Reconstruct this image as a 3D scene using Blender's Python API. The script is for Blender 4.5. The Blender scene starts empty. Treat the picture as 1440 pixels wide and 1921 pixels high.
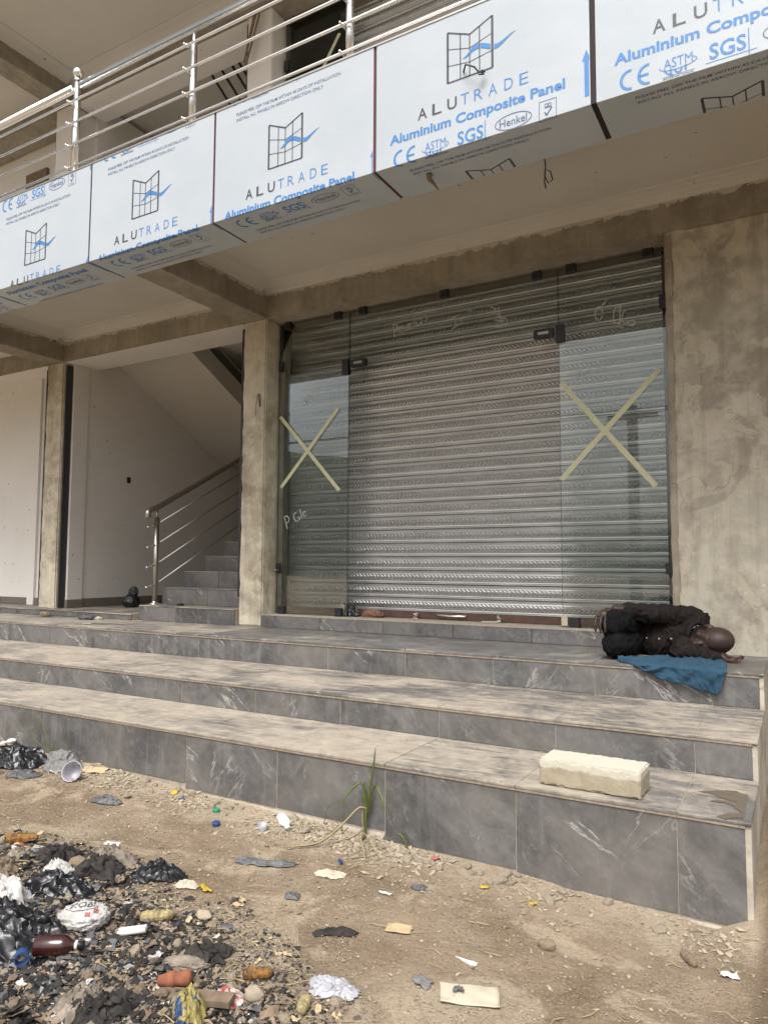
import bpy, bmesh, math, random
from math import sin, cos, pi, radians as R
from mathutils import Vector, Matrix, noise

sc = bpy.context.scene
col = sc.collection

# ------------------------------------------------------------------ camera
cd = bpy.data.cameras.new('camera'); cam = bpy.data.objects.new('camera', cd); col.objects.link(cam)
yaw, pitch, roll = 0.5228, 0.0749, 0.005
fw = Vector((-sin(yaw)*cos(pitch), cos(yaw)*cos(pitch), sin(pitch)))
rt = Vector((cos(yaw), sin(yaw), 0)); up = rt.cross(fw)
r2 = rt*cos(roll)+up*sin(roll); u2 = up*cos(roll)-rt*sin(roll)
cam.matrix_world = Matrix(((r2.x, u2.x, -fw.x, 0.4038), (r2.y, u2.y, -fw.y, -2.8037), (r2.z, u2.z, -fw.z, 0.8811), (0, 0, 0, 1)))
cd.sensor_fit = 'HORIZONTAL'; cd.sensor_width = 36; cd.lens = 36*1343.0/1440
cd.clip_start = 0.05; cd.clip_end = 1000
sc.camera = cam

# ------------------------------------------------------------------ sky, sun, exposure
SUN_EL, SUN_AZ = 57, 168          # degrees; azimuth clockwise from +Y
w = bpy.data.worlds.new('World'); sc.world = w; w.use_nodes = True
wn = w.node_tree; wn.nodes.clear()
sky = wn.nodes.new('ShaderNodeTexSky'); sky.sky_type = 'NISHITA'; sky.sun_disc = False
sky.sun_elevation = R(SUN_EL); sky.sun_rotation = R(SUN_AZ); sky.air_density = 1.0; sky.dust_density = 6.0; sky.ozone_density = 1.0
hs = wn.nodes.new('ShaderNodeHueSaturation'); hs.inputs['Saturation'].default_value = 0.30
bg = wn.nodes.new('ShaderNodeBackground'); bg.inputs['Strength'].default_value = 0.15
wo = wn.nodes.new('ShaderNodeOutputWorld')
wn.links.new(sky.outputs[0], hs.inputs['Color']); wn.links.new(hs.outputs[0], bg.inputs[0]); wn.links.new(bg.outputs[0], wo.inputs[0])
sd = bpy.data.lights.new('sun', 'SUN'); sd.energy = 1.7; sd.angle = R(28); sd.color = (1.0, 0.98, 0.955)
sun = bpy.data.objects.new('sun', sd); col.objects.link(sun)
az, el = R(SUN_AZ), R(SUN_EL)
sdir = Vector((sin(az)*cos(el), cos(az)*cos(el), sin(el)))
sun.rotation_euler = sdir.to_track_quat('Z', 'Y').to_euler(); sun.location = sdir*20
vs = sc.view_settings; vs.view_transform = 'Standard'; vs.look = 'None'; vs.exposure = 0.58; vs.gamma = 1.0; vs.use_curve_mapping = False
sc.cycles.max_bounces = 10; sc.cycles.transparent_max_bounces = 12

# ------------------------------------------------------------------ object helpers
def tag(o, label=None, cat=None, group=None, kind=None):
    if label: o['label'] = label
    if cat: o['category'] = cat
    if group: o['group'] = group
    if kind: o['kind'] = kind
    return o
def me_(v, f, smooth=False):
    m = bpy.data.meshes.new('mesh'); m.from_pydata([tuple(p) for p in v], [], f); m.update()
    if smooth: m.polygons.foreach_set('use_smooth', [True]*len(m.polygons))
    return m
def ob(name, me, mat=None, parent=None, loc=(0, 0, 0), rot=(0, 0, 0)):
    o = bpy.data.objects.new(name, me); col.objects.link(o)
    o.location = loc; o.rotation_euler = rot
    if mat and me is not None and not me.materials: me.materials.append(mat)
    if parent is not None:
        o.parent = parent; pl = parent['_w'] if '_w' in parent.keys() else (0, 0, 0)
        o.matrix_parent_inverse = Matrix.Translation(-Vector(pl))
        if '_w' in parent.keys(): pass
    return o
def empty(name, loc=(0, 0, 0)):
    o = bpy.data.objects.new(name, None); col.objects.link(o); o.location = loc; o.empty_display_size = .1
    WL[o.name] = Vector(loc); return o
WL = {}
def ob(name, me, mat=None, parent=None, loc=(0, 0, 0), rot=(0, 0, 0)):
    """loc is in world space; parents are only ever translated."""
    o = bpy.data.objects.new(name, me); col.objects.link(o)
    o.location = loc; o.rotation_euler = rot
    WL[o.name] = Vector(loc)
    if mat and me is not None and not me.materials: me.materials.append(mat)
    if parent is not None:
        o.parent = parent; o.location = Vector(loc)-WL[parent.name]
    return o

class MB:
    def __init__(s): s.v = []; s.f = []
    def add(s, v, f):
        k = len(s.v); s.v += [tuple(p) for p in v]; s.f += [tuple(i+k for i in q) for q in f]; return s
    def box(s, x0, x1, y0, y1, z0, z1):
        return s.add([(x0, y0, z0), (x1, y0, z0), (x1, y1, z0), (x0, y1, z0), (x0, y0, z1), (x1, y0, z1), (x1, y1, z1), (x0, y1, z1)],
                     [(0, 3, 2, 1), (4, 5, 6, 7), (0, 1, 5, 4), (1, 2, 6, 5), (2, 3, 7, 6), (3, 0, 4, 7)])
    def tube(s, pts, r, n=10, cap=True):
        pts = [Vector(p) for p in pts]; m = len(pts); k = len(s.v)
        rr = r if isinstance(r, (list, tuple)) else [r]*m
        nrm = None
        for i, p in enumerate(pts):
            t = (pts[min(i+1, m-1)]-pts[max(i-1, 0)])
            t = t.normalized() if t.length > 1e-9 else Vector((0, 0, 1))
            if nrm is None:
                a = Vector((0, 0, 1)) if abs(t.z) < .9 else Vector((1, 0, 0)); nrm = t.cross(a).normalized()
            else:
                nrm = (nrm-t*nrm.dot(t)); nrm = nrm.normalized() if nrm.length > 1e-6 else t.orthogonal().normalized()
            b = t.cross(nrm)
            for j in range(n):
                a = 2*pi*j/n; s.v.append(tuple(p+nrm*(rr[i]*cos(a))+b*(rr[i]*sin(a))))
        for i in range(m-1):
            for j in range(n):
                a = k+i*n+j; b_ = k+i*n+(j+1) % n; s.f.append((a, b_, b_+n, a+n))
        if cap:
            s.f.append(tuple(k+j for j in range(n))[::-1]); s.f.append(tuple(k+(m-1)*n+j for j in range(n)))
        return s
    def lathe(s, prof, n=20, c=(0, 0, 0)):
        k = len(s.v); m = len(prof)
        for (r, z) in prof:
            for j in range(n):
                a = 2*pi*j/n; s.v.append((c[0]+r*cos(a), c[1]+r*sin(a), c[2]+z))
        for i in range(m-1):
            for j in range(n):
                a = k+i*n+j; b = k+i*n+(j+1) % n; s.f.append((a, b, b+n, a+n))
        return s
    def prism(s, poly, ax, a0, a1):
        """poly in the two other axes, extruded along ax"""
        k = len(s.v); n = len(poly)
        def P(q, a):
            return {'x': (a, q[0], q[1]), 'y': (q[0], a, q[1]), 'z': (q[0], q[1], a)}[ax]
        s.v += [P(q, a0) for q in poly]+[P(q, a1) for q in poly]
        s.f.append(tuple(range(k, k+n))); s.f.append(tuple(range(k+n, k+2*n))[::-1])
        for i in range(n):
            j = (i+1) % n; s.f.append((k+i, k+n+i, k+n+j, k+j))
        return s
    def build(s, name, mat, parent=None, smooth=False, loc=(0, 0, 0), rot=(0, 0, 0), fix=True):
        m = me_(s.v, s.f, smooth)
        if fix:
            bm = bmesh.new(); bm.from_mesh(m); bmesh.ops.recalc_face_normals(bm, faces=bm.faces); bm.to_mesh(m); bm.free()
        return ob(name, m, mat, parent, loc, rot)

_cb = {}
def cbox(sx, sy, sz, b=.002):
    """small chamfered box mesh centred on its origin (shared between alike pieces)"""
    key = (round(sx, 4), round(sy, 4), round(sz, 4), b)
    if key in _cb: return _cb[key]
    bm = bmesh.new(); bmesh.ops.create_cube(bm, size=1.0)
    for v in bm.verts: v.co = Vector((v.co.x*sx, v.co.y*sy, v.co.z*sz))
    if b: bmesh.ops.bevel(bm, geom=bm.edges[:], offset=b, segments=1, affect='EDGES')
    m = bpy.data.meshes.new('mesh'); bm.to_mesh(m); bm.free(); _cb[key] = m
    return m
def boxob(name, x0, x1, y0, y1, z0, z1, mat, parent=None, b=.002):
    m = cbox(x1-x0, y1-y0, z1-z0, b)
    if m.materials and m.materials[0] != mat: m = m.copy(); m.materials.clear()
    return ob(name, m, mat, parent, ((x0+x1)/2, (y0+y1)/2, (z0+z1)/2))

def nz(p, s=1.0, seed=0): return noise.noise(Vector((p[0]*s+seed*7.3, p[1]*s-seed*3.1, p[2]*s+seed*1.7)))
def fbm(p, s=1.0, seed=0, o=4):
    a = 0; k = 1; q = s
    for i in range(o): a += nz(p, q, seed+i)*k; k *= .5; q *= 2.1
    return a
def rough_box(x0, x1, y0, y1, z0, z1, seg=.08, amp=.004, bev=.008, seed=1, freq=9.0, chip=0.0):
    """box with rounded, slightly uneven faces (hand-plastered work), world coordinates"""
    bm = bmesh.new(); bmesh.ops.create_cube(bm, size=1.0)
    c = Vector(((x0+x1)/2, (y0+y1)/2, (z0+z1)/2)); d = Vector((x1-x0, y1-y0, z1-z0))
    for v in bm.verts: v.co = Vector((v.co.x*d.x, v.co.y*d.y, v.co.z*d.z))+c
    bmesh.ops.bevel(bm, geom=bm.edges[:], offset=bev, segments=2, affect='EDGES')
    for ax in range(3):
        n = max(1, int(d[ax]/seg))
        no = Vector((0, 0, 0)); no[ax] = 1
        for i in range(1, n):
            co = c.copy(); co[ax] = (x0, y0, z0)[ax]+d[ax]*i/n
            bmesh.ops.bisect_plane(bm, geom=bm.verts[:]+bm.edges[:]+bm.faces[:], plane_co=co, plane_no=no, dist=1e-6)
    bm.normal_update()
    for v in bm.verts:
        k = fbm(v.co, freq, seed, 3)*amp
        edge = sum(1 for ax in range(3) if min(abs(v.co[ax]-(x0, y0, z0)[ax]), abs(v.co[ax]-(x1, y1, z1)[ax])) < bev*1.6)
        if chip and edge >= 2: k -= max(0, nz(v.co, freq*2.2, seed+9))*chip
        v.co = v.co+v.normal*k
    m = bpy.data.meshes.new('mesh'); bm.to_mesh(m); bm.free()
    m.polygons.foreach_set('use_smooth', [True]*len(m.polygons)); m.set_sharp_from_angle(angle=R(22))
    return m

# ------------------------------------------------------------------ materials
class NT:
    def __init__(s, name):
        s.m = bpy.data.materials.new(name); s.m.use_nodes = True; s.t = s.m.node_tree; s.t.nodes.clear()
        s.out = s.t.nodes.new('ShaderNodeOutputMaterial')
        s.tc = s.t.nodes.new('ShaderNodeTexCoord'); s.oi = s.t.nodes.new('ShaderNodeObjectInfo')
    def put(s, sock, val):
        if hasattr(val, 'is_linked') or hasattr(val, 'links'): s.t.links.new(val, sock)
        else:
            if isinstance(val, (tuple, list)) and sock.type == 'RGBA' and len(val) == 3: val = (*val, 1)
            sock.default_value = val
    def n(s, typ, attrs=None, **kw):
        nd = s.t.nodes.new('ShaderNode'+typ)
        for k, v in (attrs or {}).items(): setattr(nd, k, v)
        for k, v in kw.items():
            s.put(nd.inputs[int(k[1:])] if k[0] == '_' else nd.inputs[k.replace('_', ' ')], v)
        return nd
    def math(s, op, a, b=0.0, clamp=False):
        nd = s.n('Math', {'operation': op, 'use_clamp': clamp}, _0=a, _1=b); return nd.outputs[0]
    def mix(s, f, a, b, mode='MIX'):
        nd = s.n('Mix', {'data_type': 'RGBA', 'blend_type': mode}); s.put(nd.inputs[0], f); s.put(nd.inputs[6], a); s.put(nd.inputs[7], b); return nd.outputs[2]
    def ramp(s, f, stops, interp='LINEAR'):
        nd = s.n('ValToRGB', None, Fac=f); cr = nd.color_ramp; cr.interpolation = interp
        while len(cr.elements) < len(stops): cr.elements.new(.5)
        for e, (p, c) in zip(cr.elements, stops):
            e.position = p; e.color = (c, c, c, 1) if isinstance(c, (int, float)) else (*c, 1)
        return nd.outputs[0]
    def co(s, scale=(1, 1, 1), rnd=0.0, loc=(0, 0, 0)):
        v = s.tc.outputs['Object']
        if rnd:
            r = s.math('MULTIPLY', s.oi.outputs['Random'], rnd)
            v = s.n('VectorMath', {'operation': 'ADD'}, _0=v, _1=s.n('CombineXYZ', None, X=r, Y=s.math('MULTIPLY', r, 1.7), Z=s.math('MULTIPLY', r, -.6)).outputs[0]).outputs[0]
        return s.n('Mapping', None, Vector=v, Scale=scale, Location=loc).outputs[0]
    def noise(s, vec, scale, detail=5, rough=.55, dist=0.0):
        return s.n('TexNoise', None, Vector=vec, Scale=scale, Detail=detail, Roughness=rough, Distortion=dist).outputs['Fac']
    def bsdf(s, color, rough=.8, metal=0.0, spec=.5, height=None, bstr=.3, bdist=.01, **kw):
        b = s.n('BsdfPrincipled', None, Base_Color=color, Roughness=rough, Metallic=metal)
        b.inputs['Specular IOR Level'].default_value = spec
        for k, v in kw.items(): s.put(b.inputs[k.replace('_', ' ')], v)
        if height is not None:
            bp = s.n('Bump', None, Strength=bstr, Distance=bdist, Height=height); s.t.links.new(bp.outputs[0], b.inputs['Normal'])
        s.t.links.new(b.outputs[0], s.out.inputs[0]); s.b = b
        return s.m

def plain(name, c, rough=.6, metal=0, spec=.5, var=.12, scale=30, bump=.15, bdist=.003, **kw):
    t = NT(name); v = t.co(rnd=9); a = t.noise(v, scale, 5)
    k = t.ramp(a, [(.25, 1-var), (.75, 1+var)])
    c1 = t.mix(1.0, c, k, 'MULTIPLY')
    return t.bsdf(c1, rough, metal, spec, height=a, bstr=bump, bdist=bdist, **kw)

def m_plaster(name, c0, c1, c2, patch=.5, crack=0.0, paint=None, streak=True, smear=0.0):
    """raw cement render: clouds, trowel patches, run-off streaks, fine cracks, lime spatter; optional ragged paint above a height"""
    t = NT(name); v = t.co()
    big = t.noise(v, 1.3, 6, .62, .6); mid = t.noise(v, 6.0, 7, .65); fine = t.noise(v, 55, 6, .7)
    colr = t.ramp(big, [(.32, c0), (.52, c1), (.70, c2)])
    colr = t.mix(t.ramp(mid, [(.42, 0), (.62, patch)]), colr, tuple(min(1, x*1.28) for x in c2))
    if smear:
        sm1 = t.noise(v, 2.6, 8, .62, 1.6)
        colr = t.mix(t.ramp(sm1, [(.52, 0), (.555, smear)]), colr, (.52, .465, .365))
        sm2 = t.noise(t.co((1, 1, .6), loc=(3, 1, 7)), 3.1, 8, .62, 1.2)
        colr = t.mix(t.ramp(sm2, [(.56, 0), (.60, smear*.7)]), colr, tuple(x*.82 for x in c0))
    if streak:
        sv = t.co((9, 9, .8)); st = t.noise(sv, 1.6, 5, .6)
        colr = t.mix(t.ramp(st, [(.5, 0), (.75, .45)]), colr, tuple(x*.72 for x in c0))
    h = t.math('ADD', t.math('MULTIPLY', mid, .6), t.math('MULTIPLY', fine, .35))
    if crack:
        wv = t.n('VectorMath', {'operation': 'ADD'}, _0=v, _1=t.n('TexNoise', None, Vector=v, Scale=2.2, Detail=4.0).outputs['Color']).outputs[0]
        vo = t.n('TexVoronoi', {'feature': 'DISTANCE_TO_EDGE'}, Vector=wv, Scale=1.7).outputs['Distance']
        cr = t.math('MULTIPLY', t.ramp(vo, [(.0, 1.0), (.006, 0.0)]), t.ramp(t.noise(v, 1.1, 2), [(.48, 0), (.6, crack)]))
        colr = t.mix(cr, colr, tuple(x*.35 for x in c0)); h = t.math('SUBTRACT', h, cr)
    sp = t.noise(v, 38, 3, .5); spm = t.math('MULTIPLY', t.ramp(sp, [(.69, 0), (.72, 1)]), t.ramp(t.noise(v, 2.0, 3), [(.52, 0), (.62, .8)]))
    colr = t.mix(spm, colr, (.62, .58, .5))
    if paint:
        z0, wob, pc = paint
        z = t.n('SeparateXYZ', None, Vector=v).outputs['Z']
        e = t.math('ADD', z, t.math('MULTIPLY', t.math('SUBTRACT', t.noise(v, 9, 6, .7), .5), wob))
        pm = t.ramp(t.math('SUBTRACT', e, z0-.5), [(.499, 0), (.503, 1)])
        colr = t.mix(pm, colr, pc); h = t.math('ADD', h, t.math('MULTIPLY', pm, .4))
    return t.bsdf(colr, .92, 0, .25, height=h, bstr=.55, bdist=.012)

M = {}
M['plaster'] = m_plaster('cement_plaster', (.20, .165, .12), (.28, .24, .185), (.35, .31, .245), .45, .4)
M['beam'] = m_plaster('beam_plaster', (.185, .157, .118), (.25, .217, .168), (.31, .272, .215), .4, .25, paint=(3.272, .16, (.45, .41, .35)))
M['beam_up'] = m_plaster('upper_beam_plaster', (.185, .157, .118), (.25, .217, .168), (.31, .272, .215), .4, .25, paint=(6.20, .10, (.42, .385, .33)))
M['wall_r'] = m_plaster('rough_wall_plaster', (.275, .243, .190), (.37, .335, .268), (.45, .416, .345), .6, .35, smear=.55)
M['pillar'] = m_plaster('pillar_plaster', (.27, .228, .165), (.40, .352, .27), (.50, .455, .362), .8, .25, smear=.35)
def m_paint(name, c, dirt=.35):
    t = NT(name); v = t.co(); a = t.noise(v, 1.2, 6, .6, .4); b = t.noise(v, 60, 4, .6); g = t.noise(v, 9, 5, .6)
    cc = t.mix(t.ramp(a, [(.35, 0), (.75, dirt)]), c, tuple(x*k for x, k in zip(c, (.72, .68, .60))))
    sp = t.ramp(t.noise(v, 22, 2, .4), [(.745, 0), (.76, .75)])
    cc = t.mix(sp, cc, (.12, .1, .08))
    h = t.math('ADD', t.math('MULTIPLY', g, .5), t.math('MULTIPLY', b, .25))
    return t.bsdf(cc, .75, 0, .3, height=h, bstr=.25, bdist=.008)
M['ceil'] = m_paint('ceiling_paint', (.53, .50, .45), .35)
M['wallin'] = m_paint('interior_wall_paint', (.68, .65, .61), .3)

def m_tile(name, dust):
    t = NT(name); v = t.co(rnd=40); v2 = t.co((.6, 1, 1), rnd=40)
    cl = t.noise(v2, 3.2, 7, .62, .8); fine = t.noise(v, 26, 6, .7)
    c = t.ramp(cl, [(.3, (.062, .061, .062)), (.5, (.094, .092, .092)), (.72, (.140, .136, .134))])
    c = t.mix(t.ramp(fine, [(.52, 0), (.78, .40)]), c, (.25, .24, .23))
    mt = t.noise(v, 11, 7, .7, .5); c = t.mix(t.ramp(mt, [(.35, .55), (.52, 0)]), c, (.045, .044, .045)); c = t.mix(t.ramp(mt, [(.55, 0), (.72, .40)]), c, (.21, .205, .20))
    # veins: thin wandering contour lines in two slanting families, plus soft slanting bands
    for sc_, rot, wd, st, lo in ((1.3, .95, .0050, .70, .53), (2.2, .65, .0034, .42, .50), (1.0, -.7, .0045, .60, .56), (3.6, .9, .004, .16, .46)):
        mp = t.n('Mapping', None, Vector=t.n('Mapping', None, Vector=v, Rotation=(0, rot, 0)).outputs[0], Scale=(1, 1, .26)).outputs[0]
        nn = t.noise(mp, sc_*1.8, 7, .60, .20)
        line = t.ramp(t.math('ABSOLUTE', t.math('SUBTRACT', nn, .5)), [(0, 1), (wd*.5, .8), (wd, 0)])
        gate = t.ramp(t.noise(v, 1.7*sc_, 3), [(lo, 0), (lo+.09, st)])
        c = t.mix(t.math('MULTIPLY', line, gate), c, (.52, .50, .47))
    bp_ = t.n('Mapping', None, Vector=t.n('Mapping', None, Vector=v, Rotation=(0, .9, 0)).outputs[0], Scale=(3.5, 1, .35)).outputs[0]
    c = t.mix(t.ramp(t.noise(bp_, 2.4, 6, .65), [(.5, 0), (.75, .38)]), c, (.25, .245, .24))
    rough = .45
    if dust:
        w_ = t.n('NewGeometry').outputs['Position']
        mp = t.n('Mapping', None, Vector=w_, Scale=(1.0, 5.0, 3)).outputs[0]; d1 = t.noise(mp, 3.2, 8, .70, .9)
        d2 = t.noise(w_, 1.5, 7, .66, .6); d3 = t.noise(w_, 24, 6, .7)
        dd = t.math('ADD', t.math('ADD', t.math('MULTIPLY', d1, .55), t.math('MULTIPLY', d2, .6)), t.math('MULTIPLY', d3, .2))
        f = t.ramp(dd, [(.80-dust*.28, .08), (.90-dust*.20, .92)])
        dcol = t.ramp(t.noise(w_, 9, 6, .7), [(.3, (.28, .24, .19)), (.7, (.43, .378, .30))])
        c = t.mix(f, c, dcol); rough = t.ramp(f, [(0, .42), (1, .9)])
    else:
        z = t.n('SeparateXYZ', None, Vector=v).outputs
        vv = t.co((14, 14, 1.1), rnd=40); run = t.ramp(t.noise(vv, 1.5, 5, .6), [(.50, 0), (.72, .35)])
        g2 = t.ramp(t.noise(t.n('NewGeometry').outputs['Position'], 1.6, 5), [(.42, 0), (.66, .35)])
        spk = t.math('MULTIPLY', t.ramp(t.noise(v, 70, 3, .6), [(.62, 0), (.70, .6)]), t.ramp(t.noise(v, 2.5, 4), [(.5, 0), (.65, 1)]))
        c = t.mix(t.math('MAXIMUM', t.math('MAXIMUM', run, g2), spk), c, (.27, .245, .21))
    return t.bsdf(c, rough, 0, .4, height=fine, bstr=.12, bdist=.003)
M['tile'] = m_tile('grey_marble_tile', 0)
M['tread'] = m_tile('dusty_tread_tile', .72)
M['landing'] = m_tile('landing_tile', .30)
M['tread_d'] = m_tile('very_dusty_tread_tile', .95)
M['grout'] = plain('mortar', (.33, .29, .23), .95, var=.25, scale=45, bump=.5)
M['trim'] = plain('edge_trim', (.26, .215, .16), .7, var=.3, scale=40)
M['skirt'] = plain('brown_skirting_tile', (.15, .125, .105), .5, var=.15)

def m_shutter():
    t = NT('galvanised_shutter'); v = t.co(); s = t.n('SeparateXYZ', None, Vector=v).outputs
    zc = t.math('ABSOLUTE', t.math('SUBTRACT', s['Z'], .004))
    ph = t.math('ADD', t.math('MULTIPLY', s['X'], 2*pi/.034), t.math('MULTIPLY', zc, 2*pi/.030))
    wv = t.math('SINE', ph); mask = t.ramp(t.math('MULTIPLY', zc, 20), [(.40, 1), (.46, 0)])
    mid = t.ramp(t.math('MULTIPLY', zc, 20), [(.02, 0), (.06, 1)])
    h = t.math('MULTIPLY', t.math('MULTIPLY', wv, mask), mid)
    w_ = t.n('NewGeometry').outputs['Position']
    ns = t.noise(t.n('Mapping', None, Vector=w_, Scale=(1, 1, 6)).outputs[0], 2.5, 5)
    dirt = t.noise(w_, 14, 6, .7)
    c = t.ramp(ns, [(.3, (.47, .47, .465)), (.7, (.60, .60, .595))])
    c = t.mix(t.ramp(dirt, [(.6, 0), (.8, .35)]), c, (.25, .23, .2))
    r = t.ramp(dirt, [(.3, .30), (.75, .42)])
    return t.bsdf(c, r, .92, .5, height=h, bstr=.95, bdist=.0040)
M['shutter'] = m_shutter()
def m_glass():
    t = NT('storefront_glass')
    tr = t.n('BsdfTransparent', None, Color=(.955, .968, .962)); gl = t.n('BsdfGlossy', None, Color=(.95, 1, .98), Roughness=.0)
    fr = t.n('Fresnel', None, IOR=1.52)
    f = t.math('MULTIPLY', fr.outputs[0], 1.05, True)
    mx = t.n('MixShader', None, _0=f, _1=tr.outputs[0], _2=gl.outputs[0]); t.t.links.new(mx.outputs[0], t.out.inputs[0]); return t.m
M['glass'] = m_glass()
M['gedge'] = plain('glass_edge', (.03, .06, .05), .3)
def m_film():
    t = NT('panel_film'); v = t.co(rnd=20)
    a = t.noise(v, 2.0, 5); b = t.noise(t.co((1, 1, 14), rnd=20), 5, 3); mk = t.noise(v, 34, 4, .5)
    c = t.ramp(a, [(.3, (.395, .44, .48)), (.7, (.44, .48, .515))])
    # stray scuffs on the protective film
    wv = t.n('TexNoise', None, Vector=v, Scale=4.0, Detail=3.0).outputs['Color']
    vv = t.n('VectorMath', {'operation': 'ADD'}, _0=v, _1=wv).outputs[0]
    vo = t.n('TexVoronoi', {'feature': 'DISTANCE_TO_EDGE'}, Vector=vv, Scale=3.0).outputs['Distance']
    scr = t.math('MULTIPLY', t.ramp(vo, [(0, 1), (.004, 0)]), t.ramp(t.noise(v, 3.3, 2), [(.60, 0), (.66, .5)]))
    c = t.mix(scr, c, (.4, .42, .44)); c = t.mix(t.ramp(mk, [(.76, 0), (.78, .5)]), c, (.3, .3, .3))
    return t.bsdf(c, .38, 0, .4, height=t.math('ADD', t.math('MULTIPLY', b, .12), t.noise(t.co((1, 1, 1.6), rnd=20), 3.0, 3)), bstr=.22, bdist=.012)
M['film'] = m_film()
M['p_blue'] = plain('print_blue', (.045, .19, .47), .5, var=.06)
M['p_navy'] = plain('print_navy', (.06, .10, .20), .5, var=.06)
M['p_grey'] = plain('print_grey', (.05, .052, .058), .45, var=.06)
M['steel'] = plain('stainless_steel', (.80, .79, .77), .26, 1.0, var=.05, bump=.02)
M['steel_d'] = plain('dull_stainless_steel', (.46, .43, .39), .30, 1.0, var=.08, bump=.03)
M['black'] = plain('black_metal', (.016, .016, .018), .38, 0, .5, var=.1)
M['blackf'] = plain('black_painted_steel', (.03, .03, .033), .55, var=.2)
M['gap'] = plain('dark_joint', (.02, .012, .012), .8)
M['redseal'] = plain('dark_red_sealant', (.085, .008, .016), .5)
M['rust'] = plain('brown_shutter_bar', (.105, .058, .042), .6, .2, var=.3, scale=18)
M['tape'] = plain('masking_tape', (.56, .56, .38), .7, var=.08)
M['chalk'] = plain('chalk_marker', (.55, .56, .52), .8)
M['white'] = plain('white_plastic', (.60, .59, .57), .5, var=.16, scale=25)
M['paper'] = plain('dirty_paper', (.47, .415, .32), .85, var=.15, scale=18)
M['tanp'] = plain('tan_cardboard', (.46, .35, .20), .85, var=.15, scale=18)
M['bag'] = plain('black_plastic', (.012, .012, .014), .30, 0, .55, var=.3, scale=12, bump=.6, bdist=.006)
M['greyp'] = plain('dusty_grey_plastic', (.098, .098, .102), .55, var=.45, scale=22, bump=.5, bdist=.006)
M['greyc'] = plain('grey_cloth', (.17, .165, .16), .9, var=.3, scale=60, bump=.5)
M['clearp'] = plain('clear_plastic', (.52, .51, .55), .32, 0, .5, var=.15, Transmission_Weight=.35)
M['stone'] = plain('pale_stone', (.32, .268, .195), .95, var=.35, scale=14, bump=.7, bdist=.01)
M['stoneb'] = plain('brown_stone', (.22, .165, .11), .95, var=.35, scale=14, bump=.7, bdist=.01)
M['char'] = plain('charred_matter', (.028, .024, .021), .9, var=.7, scale=22, bump=.9, bdist=.01)
M['ash'] = plain('ash_lump', (.21, .175, .138), .95, var=.6, scale=20, bump=.9, bdist=.01)
M['whitef'] = plain('dirty_white_film', (.45, .435, .41), .45, 0, .4, var=.30, scale=16, bump=.4, bdist=.004)
def two_tone(name, c0, c1, sc_):
    t = NT(name); v = t.co(rnd=5); a = t.noise(v, sc_, 3, .5, 1.0); d = t.noise(v, 30, 5)
    c = t.mix(t.ramp(a, [(.47, 0), (.50, 1)]), c0, c1); c = t.mix(t.ramp(d, [(.5, 0), (.7, .6)]), c, (.16, .13, .10)); return t.bsdf(c, .5, 0, .4)
M['redw'] = two_tone('red_white_wrapper', (.33, .06, .06), (.50, .42, .38), 26); M['bluey'] = two_tone('blue_yellow_wrapper', (.025, .055, .13), (.28, .23, .08), 14)
M['green'] = plain('green_plastic', (.02, .22, .12), .4)
M['blue'] = plain('blue_plastic', (.02, .055, .17), .5)
M['yellow'] = plain('yellow_plastic', (.47, .32, .04), .55)
M['red'] = plain('red_plastic', (.34, .11, .11), .65)
M['terra'] = plain('terracotta', (.25, .09, .045), .85, var=.35)
M['wood'] = plain('weathered_wood', (.17, .125, .085), .9, var=.4, scale=25, bump=.6)
def m_cob(name, c, burnt):
    t = NT(name); v = t.co(rnd=7); a = t.noise(v, 34, 5, .65); b = t.noise(v, 150, 4)
    cc = t.mix(t.ramp(a, [(.42, 0), (.60, burnt)]), c, (.06, .035, .02)); cc = t.mix(t.ramp(b, [(.5, 0), (.75, .5)]), cc, tuple(min(1, x*1.6) for x in c))
    return t.bsdf(cc, .75, 0, .3, height=b, bstr=.4, bdist=.003)
M['kernel'] = m_cob('maize_orange', (.27, .13, .03), .9); M['kernely'] = m_cob('maize_pale', (.34, .28, .14), .5)
M['brownglass'] = plain('brown_bottle', (.035, .008, .006), .12, 0, .7, var=.1, bump=.02)
M['blade'] = plain('grass_blade', (.105, .135, .035), .5, var=.25, scale=25, bump=.2)
M['dry'] = plain('dry_blade', (.30, .245, .13), .8, var=.25, scale=25)
M['bluecl'] = plain('blue_cloth', (.026, .063, .100), .95, 0, .15, var=.18, scale=14, bump=.35, bdist=.004)
M['rag'] = plain('brown_rag', (.19, .10, .06), .95, var=.3, scale=25, bump=.6)
M['rope'] = plain('white_rope', (.40, .36, .30), .9)
def m_skin():
    t = NT('dark_skin'); v = t.co(); a = t.noise(v, 22, 5); b = t.noise(v, 240, 3)
    c = t.ramp(a, [(.3, (.022, .012, .0095)), (.7, (.044, .025, .019))])
    return t.bsdf(c, .56, 0, .4, height=t.math('ADD', t.math('MULTIPLY', a, .5), t.math('MULTIPLY', b, .3)), bstr=.25, bdist=.003)
M['skin'] = m_skin()
M['palm'] = plain('palm_skin', (.27, .145, .095), .55, var=.1)
M['shirt'] = plain('dark_brown_shirt', (.0125, .0088, .0082), .85, 0, .2, var=.25, scale=16, bump=.5, bdist=.006)
M['trouser'] = plain('black_trousers', (.0050, .0050, .0056), .9, 0, .15, var=.25, scale=18, bump=.5, bdist=.006)
M['collar'] = plain('undershirt_edge', (.33, .30, .25), .8)

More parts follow.
